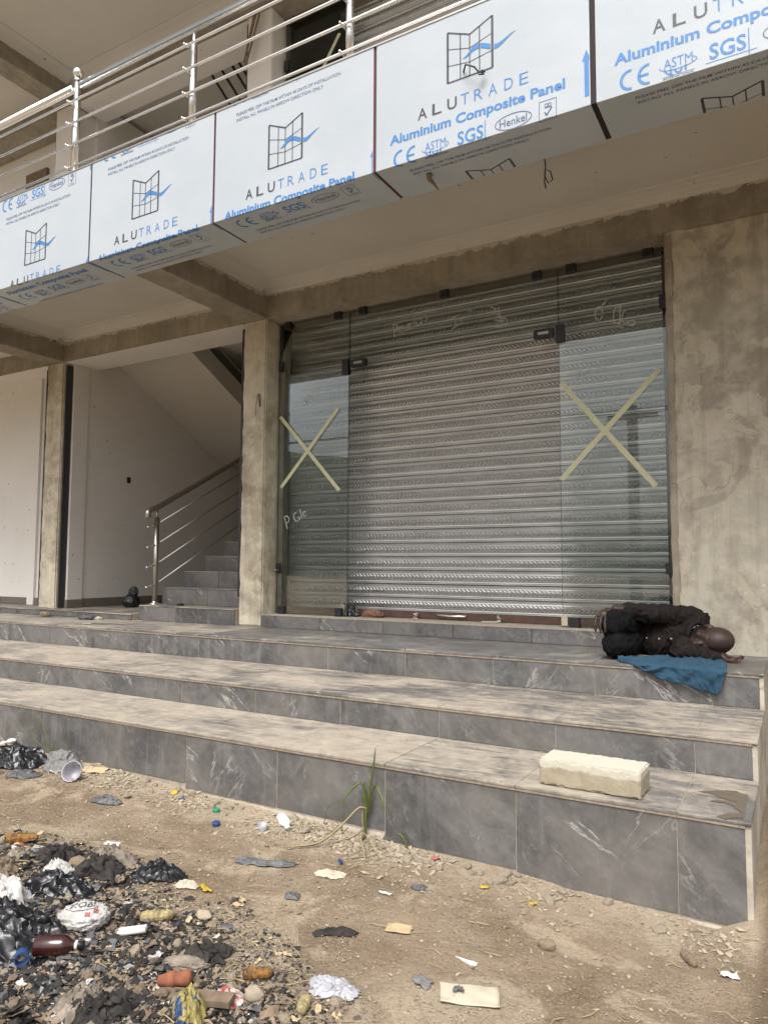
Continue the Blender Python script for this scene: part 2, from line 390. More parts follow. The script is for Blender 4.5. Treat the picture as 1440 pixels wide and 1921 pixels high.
def m_block():
    t = NT('sandcrete_block'); v = t.co(); s = t.n('SeparateXYZ', None, Vector=v).outputs
    f = t.noise(v, 120, 6, .8); g = t.noise(v, 12, 6, .7); pit = t.n('TexVoronoi', None, Vector=v, Scale=95.0).outputs['Distance']
    c = t.ramp(g, [(.3, (.29, .245, .17)), (.7, (.40, .35, .26))])
    e = t.math('ADD', s['Z'], t.math('MULTIPLY', t.math('SUBTRACT', g, .5), .05))
    c = t.mix(t.ramp(t.math('ADD', e, .5), [(.515, 0), (.522, .9)]), c, (.53, .49, .41))
    c = t.mix(t.ramp(f, [(.60, 0), (.74, .7)]), c, (.16, .125, .08))
    return t.bsdf(c, .95, 0, .2, height=t.math('ADD', t.math('MULTIPLY', f, .8), t.math('MULTIPLY', pit, .35)), bstr=.5, bdist=.004)
M['block'] = m_block()

def m_ground():
    t = NT('sandy_dirt'); v = t.co(); s = t.n('SeparateXYZ', None, Vector=v).outputs
    big = t.noise(v, 1.5, 6, .62, .5); mid = t.noise(v, 7, 7, .68); fine = t.noise(v, 60, 6, .75); vf = t.noise(v, 260, 3, .7)
    c = t.ramp(big, [(.33, (.18, .125, .077)), (.46, (.26, .193, .128)), (.57, (.35, .272, .19)), (.70, (.475, .39, .29))])
    c = t.mix(t.ramp(mid, [(.50, 0), (.68, .6)]), c, (.375, .29, .195))
    c = t.mix(t.ramp(fine, [(.54, 0), (.70, .7)]), c, (.40, .34, .26))
    c = t.mix(t.ramp(fine, [(.28, .55), (.42, 0)]), c, (.11, .08, .052))
    vo = t.n('TexVoronoi', None, Vector=v, Scale=75.0, Randomness=1.0); cell = vo.outputs['Distance']
    peb = t.math('MULTIPLY', t.ramp(cell, [(.22, 1), (.34, 0)]), t.ramp(t.noise(v, 4.5, 5), [(.47, 0), (.60, 1)]))
    c = t.mix(peb, c, t.ramp(t.n('SeparateColor', None, Color=vo.outputs['Color']).outputs[0], [(0, (.24, .19, .135)), (1, (.52, .45, .36))]))
    pat = t.noise(v, 2.3, 7, .6, .7)
    c = t.mix(t.math('MULTIPLY', t.ramp(pat, [(.53, 0), (.57, .75)]), t.ramp(fine, [(.3, .5), (.55, 1)])), c, (.47, .385, .275))
    c = t.mix(t.ramp(t.noise(v, 130, 4, .7), [(.58, 0), (.68, .6)]), c, (.50, .44, .36))
    c = t.mix(t.ramp(t.noise(v, 95, 4, .7), [(.30, .6), (.40, 0)]), c, (.09, .062, .04))
    # pale lime dust along the foot of the steps, burnt ash where rubbish was burnt
    near = t.math('ADD', s['Y'], t.math('MULTIPLY', t.math('SUBTRACT', mid, .5), .9))
    c = t.mix(t.math('MULTIPLY', t.ramp(t.math('ADD', near, .6), [(.25, 0), (.6, .75)]), t.ramp(fine, [(.3, .45), (.6, 1)])), c, (.45, .375, .275))
    c = t.mix(t.ramp(t.math('ADD', s['X'], t.math('MULTIPLY', mid, .05)), [(.265, 0), (.30, .8)]), c, (.17, .125, .08))
    ax = t.math('DIVIDE', t.math('ADD', s['X'], 1.75), 1.05); ay = t.math('DIVIDE', t.math('ADD', s['Y'], 1.62), .72)
    d = t.math('SQRT', t.math('ADD', t.math('MULTIPLY', ax, ax), t.math('MULTIPLY', ay, ay)))
    d = t.math('ADD', d, t.math('MULTIPLY', t.math('SUBTRACT', mid, .5), 1.1))
    ashc = t.ramp(fine, [(.35, (.022, .018, .015)), (.50, (.085, .068, .052)), (.66, (.26, .215, .165))])
    c = t.mix(t.ramp(d, [(.72, .95), (1.02, 0)]), c, ashc)
    h = t.math('ADD', t.math('ADD', t.math('MULTIPLY', fine, .7), t.math('MULTIPLY', mid, .8)), t.math('ADD', t.math('MULTIPLY', peb, .4), t.math('MULTIPLY', vf, .15)))
    return t.bsdf(c, .97, 0, .15, height=h, bstr=1.0, bdist=.02)
M['ground'] = m_ground()
M['hill'] = plain('far_green_hill', (.05, .065, .035), .95, var=.4, scale=.2, bump=0)
M['pole'] = plain('concrete_pole', (.20, .19, .175), .9)
M['puddle'] = plain('damp_stain', (.12, .098, .072), .55, var=.12, spec=.4)

# ------------------------------------------------------------------ ground
def ss(a, b, x):
    q = min(1, max(0, (x-a)/(b-a))); return q*q*(3-2*q)
def gz(x, y):
    b = -.352-.027*max(-4, min(.3, x))
    b += .09*math.exp(-((x+2.15)/.8)**2-((y+1.25)/.5)**2)
    b += .19*ss(-.25, .5, y)*ss(.1, .3, x)
    return b
def axis(lo, hi, fa, fb, st):
    a = []; x = fa; d = st
    while x > lo: a.append(x); d *= 1.35; x -= d
    a = a[::-1]; a.insert(0, lo); x = fa+st
    while x < fb: a.append(x); x += st
    d = st
    while x < hi: a.append(x); d *= 1.35; x += d
    a.append(hi); return a
def gh(x, y):
    z = gz(x, y)
    if -6 < x < 3 and -3 < y < 2:
        ash = math.exp(-((x+1.75)/.95)**2-((y+1.5)/.6)**2)
        z += fbm((x, y, 0), 5, 3, 4)*(.010+.018*ash)+abs(nz((x, y, 0), 23, 5))*.006*(1+1.5*ash)
        if abs(y) < .25: z += max(0, nz((x, 0, 0), 7, 8))*.02*(1-abs(y)/.25)
    return z
xs = axis(-320, 320, -4.6, 1.0, .022); ys = axis(-320, 160, -1.75, .35, .020)
V = []; F = []
for y in ys:
    for x in xs:
        z = gh(x, y)
        V.append((x, y, z))
nx = len(xs)
for j in range(len(ys)-1):
    for i in range(nx-1): F.append((j*nx+i, j*nx+i+1, (j+1)*nx+i+1, (j+1)*nx+i))
g = ob('ground', me_(V, F, True), M['ground']); tag(g, kind='structure')

# the far side of the street, seen only as a reflection in the glass: a wooded hill and a pole
V = []; F = []; n = 90
for i in range(n+1):
    a = R(150+ (330-150)*i/n)
    for k, (rr, hh) in enumerate(((70, -.5), (78, .55), (92, 1.0), (120, -.5))):
        h = 5.0+11.5*(1-ss(R(238), R(256), a))+2.5*nz((i*.13, 2.2, 0), 1)+1.2*nz((i*.9, 5.1, k), 1)
        V.append((rr*cos(a), rr*sin(a), -.5 if hh < 0 else h*hh))
for i in range(n):
    for k in range(3): F.append((i*4+k, i*4+k+1, i*4+k+5, i*4+k+4))
tag(ob('hill', me_(V, F, True), M['hill']), kind='structure')
up_ = empty('utility_pole', (-3.3, -12.4, -.3)); tag(up_, 'concrete utility pole across the street, reflected in the right-hand glass pane', 'utility pole')
MB().tube([(-3.3, -12.4, -.3), (-3.3, -12.4, 5.2)], [.17, .13], 10).build('pole', M['pole'], up_)
MB().box(-3.95, -2.65, -12.46, -12.34, 4.85, 4.97).build('crossarm', M['wood'], up_)
for i, (z, dx) in enumerate(((5.02, -.5), (5.02, .5), (5.1, 0))):
    MB().tube([(-60+dx*2, -14+i*.3, 7.4), (-30, -13.3, 5.4), (-3.3+dx, -12.4, z), (25, -12.4, 5.0), (60, -13, 6.5)], .018, 5).build('wire', M['black'], up_)

# ------------------------------------------------------------------ entrance steps (tiled)
YR = (0.0, .548, 1.302); ZT = (0.0, .159, .335); TT = .012; XL, XE = -9.0, .2195
core = MB()
core.prism([(.003, -.6), (.003, .0085), (.551, .0085), (.551, .1675), (1.305, .1675), (1.305, .3435), (6.5, .3435), (6.5, -.6)], 'x', XL, XE-.003)
steps = core.build('entrance_steps', M['grout']); tag(steps, kind='structure')
rnd = random.Random(4)
G = .0016
XT = .0215
cuts = [XE]+[-.6*k for k in range(0, 16)]
for i in range(len(cuts)-1):
    x1, x0 = cuts[i]-G, cuts[i+1]+G
    xm = (x0+x1)/2
    zb = -.345 if xm > -.6 else (-.318 if xm > -1.2 else (-.281 if xm > -2.4 else -.256))
    j = lambda a: rnd.uniform(-a, a)
    boxob('riser_tile', x0, x1, 0.0+j(.0012), TT, zb, -.0012, M['tile'], steps)
    boxob('riser_tile', x0, x1, YR[1]+j(.001), YR[1]+TT, ZT[0]+TT+.001, ZT[1]-.0012, M['tile'], steps)
    boxob('riser_tile', x0, x1, YR[2]+j(.001), YR[2]+TT, ZT[1]+TT+.001, ZT[2]-.0012, M['tile'], steps)
    t1 = M['tread_d'] if xm < -1.0 else M['tread']
    boxob('tread_tile', x0, x1+(XT if i == 0 else 0), YR[0]-.007, YR[1]-.001, 0, TT+j(.0008), t1, steps)
    boxob('tread_tile', x0, x1+(XT if i == 0 else 0), YR[1]-.007, YR[2]-.001, ZT[1], ZT[1]+TT+j(.0006), M['tread'] if xm > -3 else M['tread_d'], steps)
    boxob('tread_tile', x0, x1+(XT if i == 0 else 0), YR[2]-.007, YR[2]+.592, ZT[2], ZT[2]+TT, M['landing'] if xm > -3.4 else M['tread'], steps)
    boxob('tread_tile', x0, x1+(XT if i == 0 else 0), YR[2]+.5965, 2.16, ZT[2], ZT[2]+TT, M['landing'] if xm > -3.4 else M['tread'], steps)
    for s_ in range(3):
        boxob('edge_trim', x0-.001, x1+.001, YR[s_]-.0045, YR[s_]+.004, ZT[s_]-.010, ZT[s_]-.0004, M['trim'], steps, 0)
# plastered cheek closing the right end
ck = MB(); ck.prism([(.004, -.7), (.004, -.004), (.552, -.004), (.552, .155), (1.306, .155), (1.306, .331), (2.3, .331), (2.3, -.7)], 'x', XE-.002, XE+.018)
tag(ck.build('step_cheek', M['wall_r'], steps))
# mortar lips showing under the tiles
for (x0, x1, zb) in ((-.6, .21, -.345), (-1.2, -.6, -.318), (-2.4, -1.2, -.281)):
    n = int((x1-x0)/.03); top = []; 
    V = []; F = []
    for i in range(n+1):
        x = x0+(x1-x0)*i/n; a = nz((x, 1, 1), 9, 4)+.8*nz((x, 2, 1), 27, 6)
        for (dy, dz) in ((.012, -.004), (.004-.014*max(0, a), -.008), (-.008-.03*abs(a), -.024-.008*a), (-.004-.02*max(0, -a), -.045-.02*a), (.012, -.07)): V.append((x, dy, zb-.002+dz))
    for i in range(n):
        for k in range(4): F.append((i*5+k, i*5+k+1, i*5+k+6, i*5+k+5))
    ob('mortar_lip', me_(V, F, True), M['grout'], steps)
# damp stain on the bottom tread
for pts in ([(0.036, 0.276), (0.067, 0.302), (0.119, 0.34), (0.168, 0.362), (0.186, 0.339), (0.213, 0.328), (0.22, 0.108), (0.207, 0.089), (0.18, 0.131), (0.172, 0.157), (0.144, 0.183), (0.113, 0.171), (0.09, 0.176), (0.104, 0.2), (0.143, 0.207), (0.184, 0.207), (0.154, 0.227), (0.123, 0.241), (0.087, 0.273)], [(0.128, 0.008), (0.144, 0.034), (0.171, 0.077), (0.184, 0.075), (0.215, 0.096), (0.216, 0.038), (0.187, 0.026), (0.16, -0.009)]):
    fine_ = []
    for (xa, ya), (xb, yb) in zip(pts, pts[1:]+pts[:1]):
        for k_ in range(5): x_, y_ = xa+(xb-xa)*k_/5, ya+(yb-ya)*k_/5; fine_.append((min(.212, x_+.005*nz((x_, y_, 0), 60, 2)), y_+.006*nz((x_, y_, 0), 55, 3)))
    bm = bmesh.new(); fc = bm.faces.new([bm.verts.new((x, y, TT+.0014)) for x, y in fine_]); bmesh.ops.triangulate(bm, faces=[fc])
    m = bpy.data.meshes.new('mesh'); bm.to_mesh(m); bm.free(); ob('damp_stain', m, M['puddle'], steps)

# ------------------------------------------------------------------ building
B = empty('commercial_building', (-3.0, 2.45, .335))
tag(B, 'unfinished two-storey shop building with bare cement pillars and film-covered white fascia', 'building')
PX0, PX1 = -3.90, -3.635; QX0, QX1 = -6.73, -6.45; YF = 2.09; YB = 2.46; ZB, ZC = 3.08, 3.36; SX0, SX1 = PX1, -.29
def rb(name, a, mat, seed, seg=.12, amp=.004, bev=.008, freq=6, chip=0, parent=None):
    return ob(name, rough_box(*a, seg, amp, bev, seed, freq, chip), mat, parent or B)
rb('pillar', (PX0, PX1, YF, YB, .345, ZB+.01), M['pillar'], 3, .05, .006, .012, 9, .012)
rb('pillar', (QX0, QX1, YF, YB, .40, ZB+.01), M['pillar'], 4, .06, .006, .012, 9, .012)
rb('wall', (SX1, 2.6, YF+.012, 2.40, .30, ZC), M['wall_r'], 5, .09, .007, .010, 5)
rb('wall_edge_bead', (SX1-.004, SX1+.05, YF+.004, 2.39, .34, ZB+.002), M['plaster'], 6, .05, .004, .008, 12, .012)
rb('beam', (-9.6, 2.6, YF, YB+.01, ZB, ZC+.02), M['beam'], 7, .10, .006, .008, 6, .006)
rb('cross_beam', (PX0-.01, PX1+.005, .84, YF+.02, ZB+.006, ZC+.02), M['beam'], 8, .10, .006, .008, 6)
rb('cross_beam', (QX0, QX1, .84, YF+.02, ZB+.006, ZC+.02), M['beam'], 9, .10, .006, .008, 6)
MB().box(-9.6, 2.6, .56, 6.5, ZC, ZC+.13).build('balcony_slab', M['ceil'], B)
# moulded cornices where the ceiling meets the beams
prof = [(0, -.065), (-.012, -.062), (-.02, -.045), (-.045, -.035), (-.05, -.028), (-.08, -.018), (-.085, -.012), (-.125, -.006), (-.13, 0)]
def cornice(x0, x1, y, n=1):
    b = MB(); p = [(y-.0015+q[0], ZC+q[1]) for q in prof]+[(y-.0015, ZC+.01)]; b.prism(p, 'x', x0, x1); return b.build('cornice', M['ceil'], B)
def cornice_y(y0, y1, x, sg):
    b = MB(); p = [(x+sg*(.0015-q[0]), ZC+q[1]) for q in prof]+[(x+sg*.0015, ZC+.01)]; b.prism(p, 'y', y0, y1); return b.build('cornice', M['ceil'], B)
cornice(PX1+.006, 2.6, YF); cornice(QX1, PX0-.011, YF); cornice(-9.6, QX0, YF)
cornice_y(.86, YF-.09, PX1+.005, 1); cornice_y(.86, YF-.09, PX0-.01, -1); cornice_y(.86, YF-.09, QX1, 1); cornice_y(.86, YF-.09, QX0, -1)
# painted inner soffits and stairwell shell
MB().box(QX1+.01, PX0-.012, YF+.006, YB+.03, ZB-.006, ZB-.002).build('painted_soffit', M['wallin'], B)
MB().box(-9.6, QX0-.01, YF+.006, YB+.03, ZB-.006, ZB-.002).build('painted_soffit', M['wallin'], B)
MB().box(-6.6, -6.415, 2.385, 6.4, .34, 6.2).build('wall', M['wallin'], B)
MB().box(QX1-.005, -6.40, 2.20, 2.385, .41, ZB-.007).build('pilaster', M['wallin'], B)
MB().box(-9.6, -6.61, 2.43, 2.6, .34, 6.0).build('wall', M['wallin'], B)
MB().box(-7.40, -7.28, 2.40, 2.428, .41, ZB-.007).build('pilaster', M['wallin'], B)
MB().box(-9.6, PX0, 6.2, 6.4, .34, 6.2).build('wall', M['wallin'], B)
MB().box(-3.80, -3.68, 2.47, 6.2, .34, 6.2).build('wall', M['wallin'], B)
MB().box(QX1+.003, QX1+.022, 2.12, 2.195, .42, ZB-.03).build('steel_channel', M['blackf'], B)
MB().box(PX0-.024, PX0-.003, 2.10, 2.17, .60, ZB-.05).build('steel_channel', M['blackf'], B)
MB().box(QX0-.024, QX0-.003, 2.10, 2.17, .44, ZB-.05).build('steel_channel', M['blackf'], B)
fl = MB().box(-9.6, -5.119, 1.974, 6.2, .347, .397).build('stairwell_floor', M['grout'], B)
for k in range(8):
    x1 = -5.118-.6*k-G; x0 = x1-.6+2*G
    boxob('riser_tile', x0, x1, 1.96, 1.973, .349, .396, M['tile'], fl)
    boxob('floor_tile', x0, x1, 1.955, 2.55, .3975, .408, M['tread'], fl)
    boxob('floor_tile', x0, x1, 2.555, 3.15, .3975, .408, M['tread'], fl)
    boxob('floor_tile', x0, x1, 3.155, 3.75, .3975, .408, M['tread'], fl)
sk = [(-6.413, -6.398, 2.39+.6*k, 2.39+.6*k+.595) for k in range(4)]
for a in sk: boxob('skirting_tile', *a, .409, .505, M['skirt'], B)
boxob('skirting_tile', QX1+.005, -6.385, 2.19, 2.389, .409, .50, M['skirt'], B)
for k in range(4): boxob('skirting_tile', -7.33-.6*k+.005, -6.735-.6*k, 2.413, 2.428, .409, .49, M['skirt'], B)
# wall boxes and marks in the stairwell
boxob('socket_box', -6.418, -6.408, 2.955, 3.005, 1.84, 1.91, M['black'], B, .001)

# staircase: first flight rising away from the camera, second flight returning above
st = empty('staircase', (-4.5, 2.05, .345)); st.parent = B; st.location = Vector((-4.5, 2.05, .345))-WL[B.name]
ys_ = [2.05, 2.32, 2.61, 2.91, 3.21, 3.51, 3.81, 4.11, 4.41]; z = .347
for k, y in enumerate(ys_):
    zt = .490+.162*k; xa = -5.115 if k == 0 else -5.10
    y2 = ys_[k+1] if k+1 < len(ys_) else 5.3
    boxob('step', xa+.012, PX0-.005, y+.012, y2+.012, z, zt-.011, M['grout'], st, 0)
    xj = [xa, -4.62+.13*(k % 2), PX0-.028 if k else PX0-.004]
    for i in range(2):
        boxob('riser_tile', xj[i]+G, xj[i+1]-G, y, y+.0115, z+.001 if k else .3485, zt-.011, M['tile'], st)
        boxob('tread_tile', xj[i]+G, xj[i+1]-G, y-.005, y2, zt-.0105, zt, M['tread'], st)
    boxob('side_tile', xa, xa+.0115, y+.0125, y2+.011, z+.001, zt-.0115, M['tile'], st)
    z = zt
def sl(y): return 3.22-.527*(y-2.75)
MB().prism([(2.50, sl(2.50)), (4.6, sl(4.6)), (6.2, sl(4.6)), (6.2, sl(4.6)+.2), (4.7, sl(4.6)+.2), (2.50, sl(2.50)+.24)], 'x', -6.413, -5.25).build('upper_flight', M['ceil'], st)
MB().box(-5.25, -3.81, 5.2, 6.2, sl(4.6), sl(4.6)+.2).build('half_landing', M['ceil'], st)
for dz in (.35, .55, .75):
    MB().tube([(-5.22, 2.5, sl(2.5)+dz), (-5.22, 4.6, sl(4.6)+dz)], .011, 8).build('rail_rod', M['steel_d'], st)
MB().box(-5.246, -5.0, 3.4, 3.55, 2.3, 2.9)
# ------------------------------------------------------------------ stair hand rail
sr = empty('stair_railing', (-5.07, 2.22, .49)); tag(sr, 'dull steel stair railing with curled end beside the grey stair flight', 'railing')
px, py = -5.07, 2.20
MB().tube([(px, py, .495), (px, py, 1.345)], .025, 14).build('post', M['steel_d'], sr, True)
MB().tube([(px, py, 1.34), (px, py, 1.42)], .011, 10).build('post_neck', M['steel_d'], sr, True)
MB().lathe([(0, 0), (.055, 0), (.052, .012), (.03, .018), (.026, .03)], 18, (px, py, .4905)).build('base_flange', M['steel'], sr, True)
sl1 = .535
hr = [(px, py-.10, 1.345), (px, py-.118, 1.36), (px, py-.115, 1.39), (px, py-.09, 1.41), (px, py-.05, 1.43)]+[(px, py+t, 1.445+sl1*t) for t in (0, .4, .8, 1.2, 1.6, 2.0)]
MB().tube(hr, .028, 14).build('handrail', M['steel_d'], sr, True)
for dz in (.09, .29, .485, .68):
    MB().tube([(px+.03, py+.02, 1.37-dz+.02), (px+.03, py+2.0, 1.37-dz+.02+sl1*1.98)], .0095, 8).build('rod', M['steel_d'], sr, True)
    MB().tube([(px+.01, py-.02, 1.36-dz), (px-.01, py-.05, 1.355-dz), (px-.02, py-.075, 1.34-dz), (px-.022, py-.10, 1.338-dz)], .009, 8).build('bracket', M['steel'], sr, True)

# ------------------------------------------------------------------ shop front: sill, shutter, glass
sill = MB().box(SX0-.006, SX1-.004, YF+.012, 2.75, .346, .447).build('shop_sill', M['grout'], B)
edges = [SX0-.006, -3.022, -2.422, -1.822, -1.222, -.622, SX1-.006]
for a, b in zip(edges[:-1], edges[1:]):
    boxob('riser_tile', a+G, b-G, YF-.001, YF+.0115, .3485, .446, M['tile'], sill)
MB().box(SX0-.006, SX1-.006, YF-.003, 2.7, .4475, .4525).build('screed', M['grout'], sill)

PITCH = .112; SH = bpy.data.objects.new('roller_shutter', None); col.objects.link(SH); SH.parent = B
WL[SH.name] = Vector((-1.95, 2.42, .5)); SH.location = WL[SH.name]-WL[B.name]
def slat_mesh(L):
    pr = []
    hp = PITCH/2
    def rib(z0, w_, d):
        return [(0.002-d*sin(pi*i/4), z0+w_*i/4) for i in range(5)]
    pr += [(.012, -hp-.003), (.010, -hp+.002)]+rib(-hp+.004, .009, .007)+rib(-hp+.015, .008, .005)
    for i in range(9):
        a = -1+2*i/8; pr.append((-.0005-.0075*(1-a*a), .004+a*.029))
    pr += rib(.036, .007, .005)+rib(.0445, .008, .006)+[(.008, hp-.002), (.012, hp-.001)]
    V = []; F = []; xs_ = (-L/2, L/2)
    for x in xs_:
        for (y, z) in pr: V.append((x, y, z))
    n = len(pr)
    for i in range(n-1): F.append((i, i+1, n+i+1, n+i))
    m = me_(V, F, True); return m
sm = slat_mesh(SX1-SX0+.06); sm.materials.append(M['shutter'])
for k in range(24):
    o = ob('slat', sm, None, SH, ((SX0+SX1)/2+.012, 2.425+random.Random(k).uniform(-.0015, .0015), .562+PITCH*k))
    o.rotation_euler = (random.Random(k+50).uniform(-.02, .02), random.Random(k+90).uniform(-.0012, .0012), 0)
MB().box(SX0+.002, SX0+.035, 2.36, 2.46, .4535, 3.079).build('guide_rail', M['blackf'], SH)
MB().box(SX1-.06, SX1-.006, 2.36, 2.46, .4535, 3.079).build('guide_rail', M['blackf'], SH)
bar = MB().box(SX0+.036, SX1-.062, 2.405, 2.44, .458, .510).build('bottom_bar', M['rust'], SH)
MB().tube([(-2.10, 2.40, .495), (-2.08, 2.375, .492), (-1.97, 2.368, .487), (-1.86, 2.375, .489), (-1.84, 2.40, .490)], .008, 8).build('handle', M['steel'], bar, True)
# glass
def pane(x0, x1, z0, z1):
    m = MB().box(-(x1-x0)/2, (x1-x0)/2, -.006, .006, -(z1-z0)/2, (z1-z0)/2); o = m.build('glass_panel', M['glass'], B, False, ((x0+x1)/2, 2.268, (z0+z1)/2))
    o.data.materials.append(M['gedge'])
    for p_ in o.data.polygons:
        if abs(p_.normal.y) < .5: p_.material_index = 1
    return o
gL = pane(SX0+.018, -2.870, .458, 3.062); gT = pane(-2.866, -1.058, 2.585, 3.062); gR = pane(-1.052, SX1-.008, .458, 3.062)
def clamp(p, x, z, wx=.07, wz=.075):
    c = boxob('clamp', x-wx/2, x+wx/2, 2.248, 2.288, z-wz/2, z+wz/2, M['black'], p, .004)
    for dx in (-.015, .015):
        b = MB().lathe([(0, -.003), (.006, -.003), (.007, 0)], 8).build('screw', M['steel'], c, True, (x+dx, 2.2465, z+(.012 if z > 2 else -.014)), (R(90), 0, 0))
for x in (-3.529, -2.99): clamp(gL, x, 3.055)
for x in (-2.734, -1.969, -1.212): clamp(gT, x, 3.055)
for x in (-.956, -.423): clamp(gR, x, 3.055)
clamp(gL, -3.60, 2.68, .035, .09); clamp(gL, -3.60, .854, .035, .09); clamp(gR, -.325, 2.69, .06, .09); clamp(gR, -.325, .871, .06, .075)
clamp(gL, -3.557, .485); clamp(gL, -2.955, .485); clamp(gR, -.965, .487)
def patch(p, x0, x1, xv, z):
    b = MB().box(x0, x1, 2.246, 2.290, z, z+.062)
    o = b.build('patch_fitting', M['black'], p)
    v = MB().box(xv-.03, xv+.03, 2.2455, 2.2905, z-.055, z+.075); v.build('patch_plate', M['black'], p)
    MB().box((x0+x1)/2-.04, (x0+x1)/2+.04, 2.242, 2.246, z+.022, z+.042).build('keeper', M['steel_d'], o)
    for (dx, dz) in ((x0+.02, .03), (x1-.02, .03)):
        MB().lathe([(0, -.003), (.007, -.003), (.008, 0)], 8).build('screw', M['steel'], o, True, (dx, 2.2455, z+dz), (R(90), 0, 0))
    for dz in (-.03, .045):
        MB().lathe([(0, -.003), (.009, -.003), (.010, 0)], 8).build('screw', M['steel'], o, True, (xv, 2.2452, z+dz), (R(90), 0, 0))
patch(gT, -2.84, -2.70, -2.90, 2.57); patch(gT, -1.235, -1.09, -1.04, 2.565)
def tape(p, a, b, w_=.033, y=2.2612):
    a = Vector((a[0], 0, a[1])); b = Vector((b[0], 0, b[1])); d = (b-a).normalized(); n = Vector((-d.z, 0, d.x))*w_/2
    V = []; F = []; k = 8
    for i in range(k+1):
        c = a+(b-a)*i/k; wob = .0025*nz((i*.7, a.x, 3), 1)
        for s_ in (-1, 1):
            for yy in (y-.0009-abs(wob)*.3, y): q = c+n*(s_*(1+.06*nz((i*1.3, s_, a.x), 1))); V.append((q.x, yy, q.z))
    for i in range(k):
        q = i*4
        F += [(q, q+4, q+6, q+2), (q+1, q+3, q+7, q+5), (q, q+1, q+5, q+4), (q+2, q+6, q+7, q+3)]
    F += [(0, 2, 3, 1), (k*4, k*4+1, k*4+3, k*4+2)]
    ob('tape_strip', me_(V, F), M['tape'], p)
tape(gL, (-3.60, 2.219), (-2.956, 1.519)); tape(gL, (-2.975, 2.229), (-3.579, 1.573), y=2.2602)
tape(gR, (-1.038, 2.211), (-.404, 1.424), .037); tape(gR, (-.366, 2.219), (-1.046, 1.504), .037, y=2.2602)
# chalk-marker scribbles on the glass
def scrib(p, x, z, strokes, s_=.1, tilt=.0, r=.0036):
    b = MB()
    for stt in strokes:
        q = [(x+(u*cos(tilt)-v*sin(tilt))*s_, 2.2595, z+(u*sin(tilt)+v*cos(tilt))*s_) for u, v in stt]; b.tube(q, r, 4)
    b.build('chalk_scribble', M['chalk'], p)
def arc(cx, cy, rx, ry, a0, a1, n=10): return [(cx+rx*cos(R(a0+(a1-a0)*i/n)), cy+ry*sin(R(a0+(a1-a0)*i/n))) for i in range(n+1)]
GP = [[(0, 0), (.12, .95)], arc(.22, .72, .25, .28, 120, -110)]
GC = [arc(.75, .28, .2, .26, 70, 300)]; GU = [[(1.0, .5), (1.02, .1), (1.15, .02), (1.3, .12), (1.33, .52)]]
GA = [[(1.75, 0), (1.98, .9), (2.12, 0)], [(1.8, .35), (2.08, .35)]]
GS = [[(a+dx, b) for a, b in ((.32, .8), (.1, .85), (.05, .6), (.3, .4), (.25, .1), (0, .1))] for dx in (2.3, 2.75)]
scrib(gT, -2.42, 2.77, GP+GC+GU+[[(.45, .05), (.48, .08)], [(1.42, 0), (1.48, .5), (1.62, .45)]]+GA+GS, .105, .28)
scrib(gT, -1.90, 2.755, [[(0, 0), (.5, .1)], [(.25, 0), (.35, .7)], [(.1, .7), (.6, .75)], [(.7, .1), (.75, .5)], [(.9, .35), (.95, .38)], [(1.1, .4), (1.15, .43)], [(1.3, .6), (1.33, .9)], [(1.5, .6), (1.53, .9)]], .12, .2)
scrib(gT, -1.56, 2.70, [[(0, 1.5), (.35, 1.2), (.1, 1.0), (.5, .8), (.2, .5), (.75, .35)], arc(.75, .2, .25, .3, 160, -80), [(.1, .1), (.6, -.05)], [(.5, 1.3), (.62, .1)]], .12, .1)
scrib(gR, -.80, 2.62, [arc(.3, .5, .22, .42, 0, 340), [(.4, .85), (.75, 1.3)], [(.95, .95), (1.0, .97)], arc(1.4, .3, .25, .55, 40, 330), [(1.5, .7), (1.55, -.5), (1.75, -.5)], arc(1.85, .1, .2, .4, 90, 330), arc(2.2, -.3, .2, .15, 180, -120)], .12, -.05)
scrib(gL, -3.50, 1.20, GP+[arc(1.15, .45, .25, .35, 60, 320), [(1.2, .35), (1.4, .35), (1.4, .1)], [(1.6, .1), (1.7, .9)], arc(1.95, .3, .13, .2, 20, 330)], .115, .45)
scrib(gL, -3.36, 2.30, [[(0, 0), (.4, .1), (.35, .7)], [(.7, 0), (.8, .8), (1.1, .2), (1.3, .9)], [(1.5, .2), (1.9, .5), (1.6, .8)]], .1, .2)
scrib(gR, -.92, 2.24, [[(0, 0), (.2, .5), (.4, 0)], [(.6, .3), (1.2, .35)], [(1.4, .5), (1.45, 0)], [(1.6, .3), (1.9, .4)], [(2.1, .1), (2.15, .7)]], .09, .1, .003)

# ------------------------------------------------------------------ fascia: film-covered composite panels folded under the edge
FY, FZ, FH, FD = .50, 3.075, .74, .335
def text2d(s, size, x=0, y=0, bold=0.0, sx=1.0, space=1.0, shear=0.0, _c={}):
    key = (s, bold, space, shear)
    if key not in _c:
        cu = bpy.data.curves.new('t', 'FONT'); cu.body = s; cu.size = 1.0; cu.offset = bold; cu.space_character = space; cu.resolution_u = 3; cu.shear = shear
        o = bpy.data.objects.new('t', cu); col.objects.link(o); dg = bpy.context.evaluated_depsgraph_get(); dg.update()
        m = bpy.data.meshes.new_from_object(o.evaluated_get(dg))
        _c[key] = ([tuple(v.co) for v in m.vertices], [tuple(p.vertices) for p in m.polygons])
        bpy.data.objects.remove(o); bpy.data.curves.remove(cu); bpy.data.meshes.remove(m)
    v, f = _c[key]; x0 = min(a[0] for a in v); 
    return [((a[0]-x0)*size*sx+x, a[1]*size+y) for a in v], f
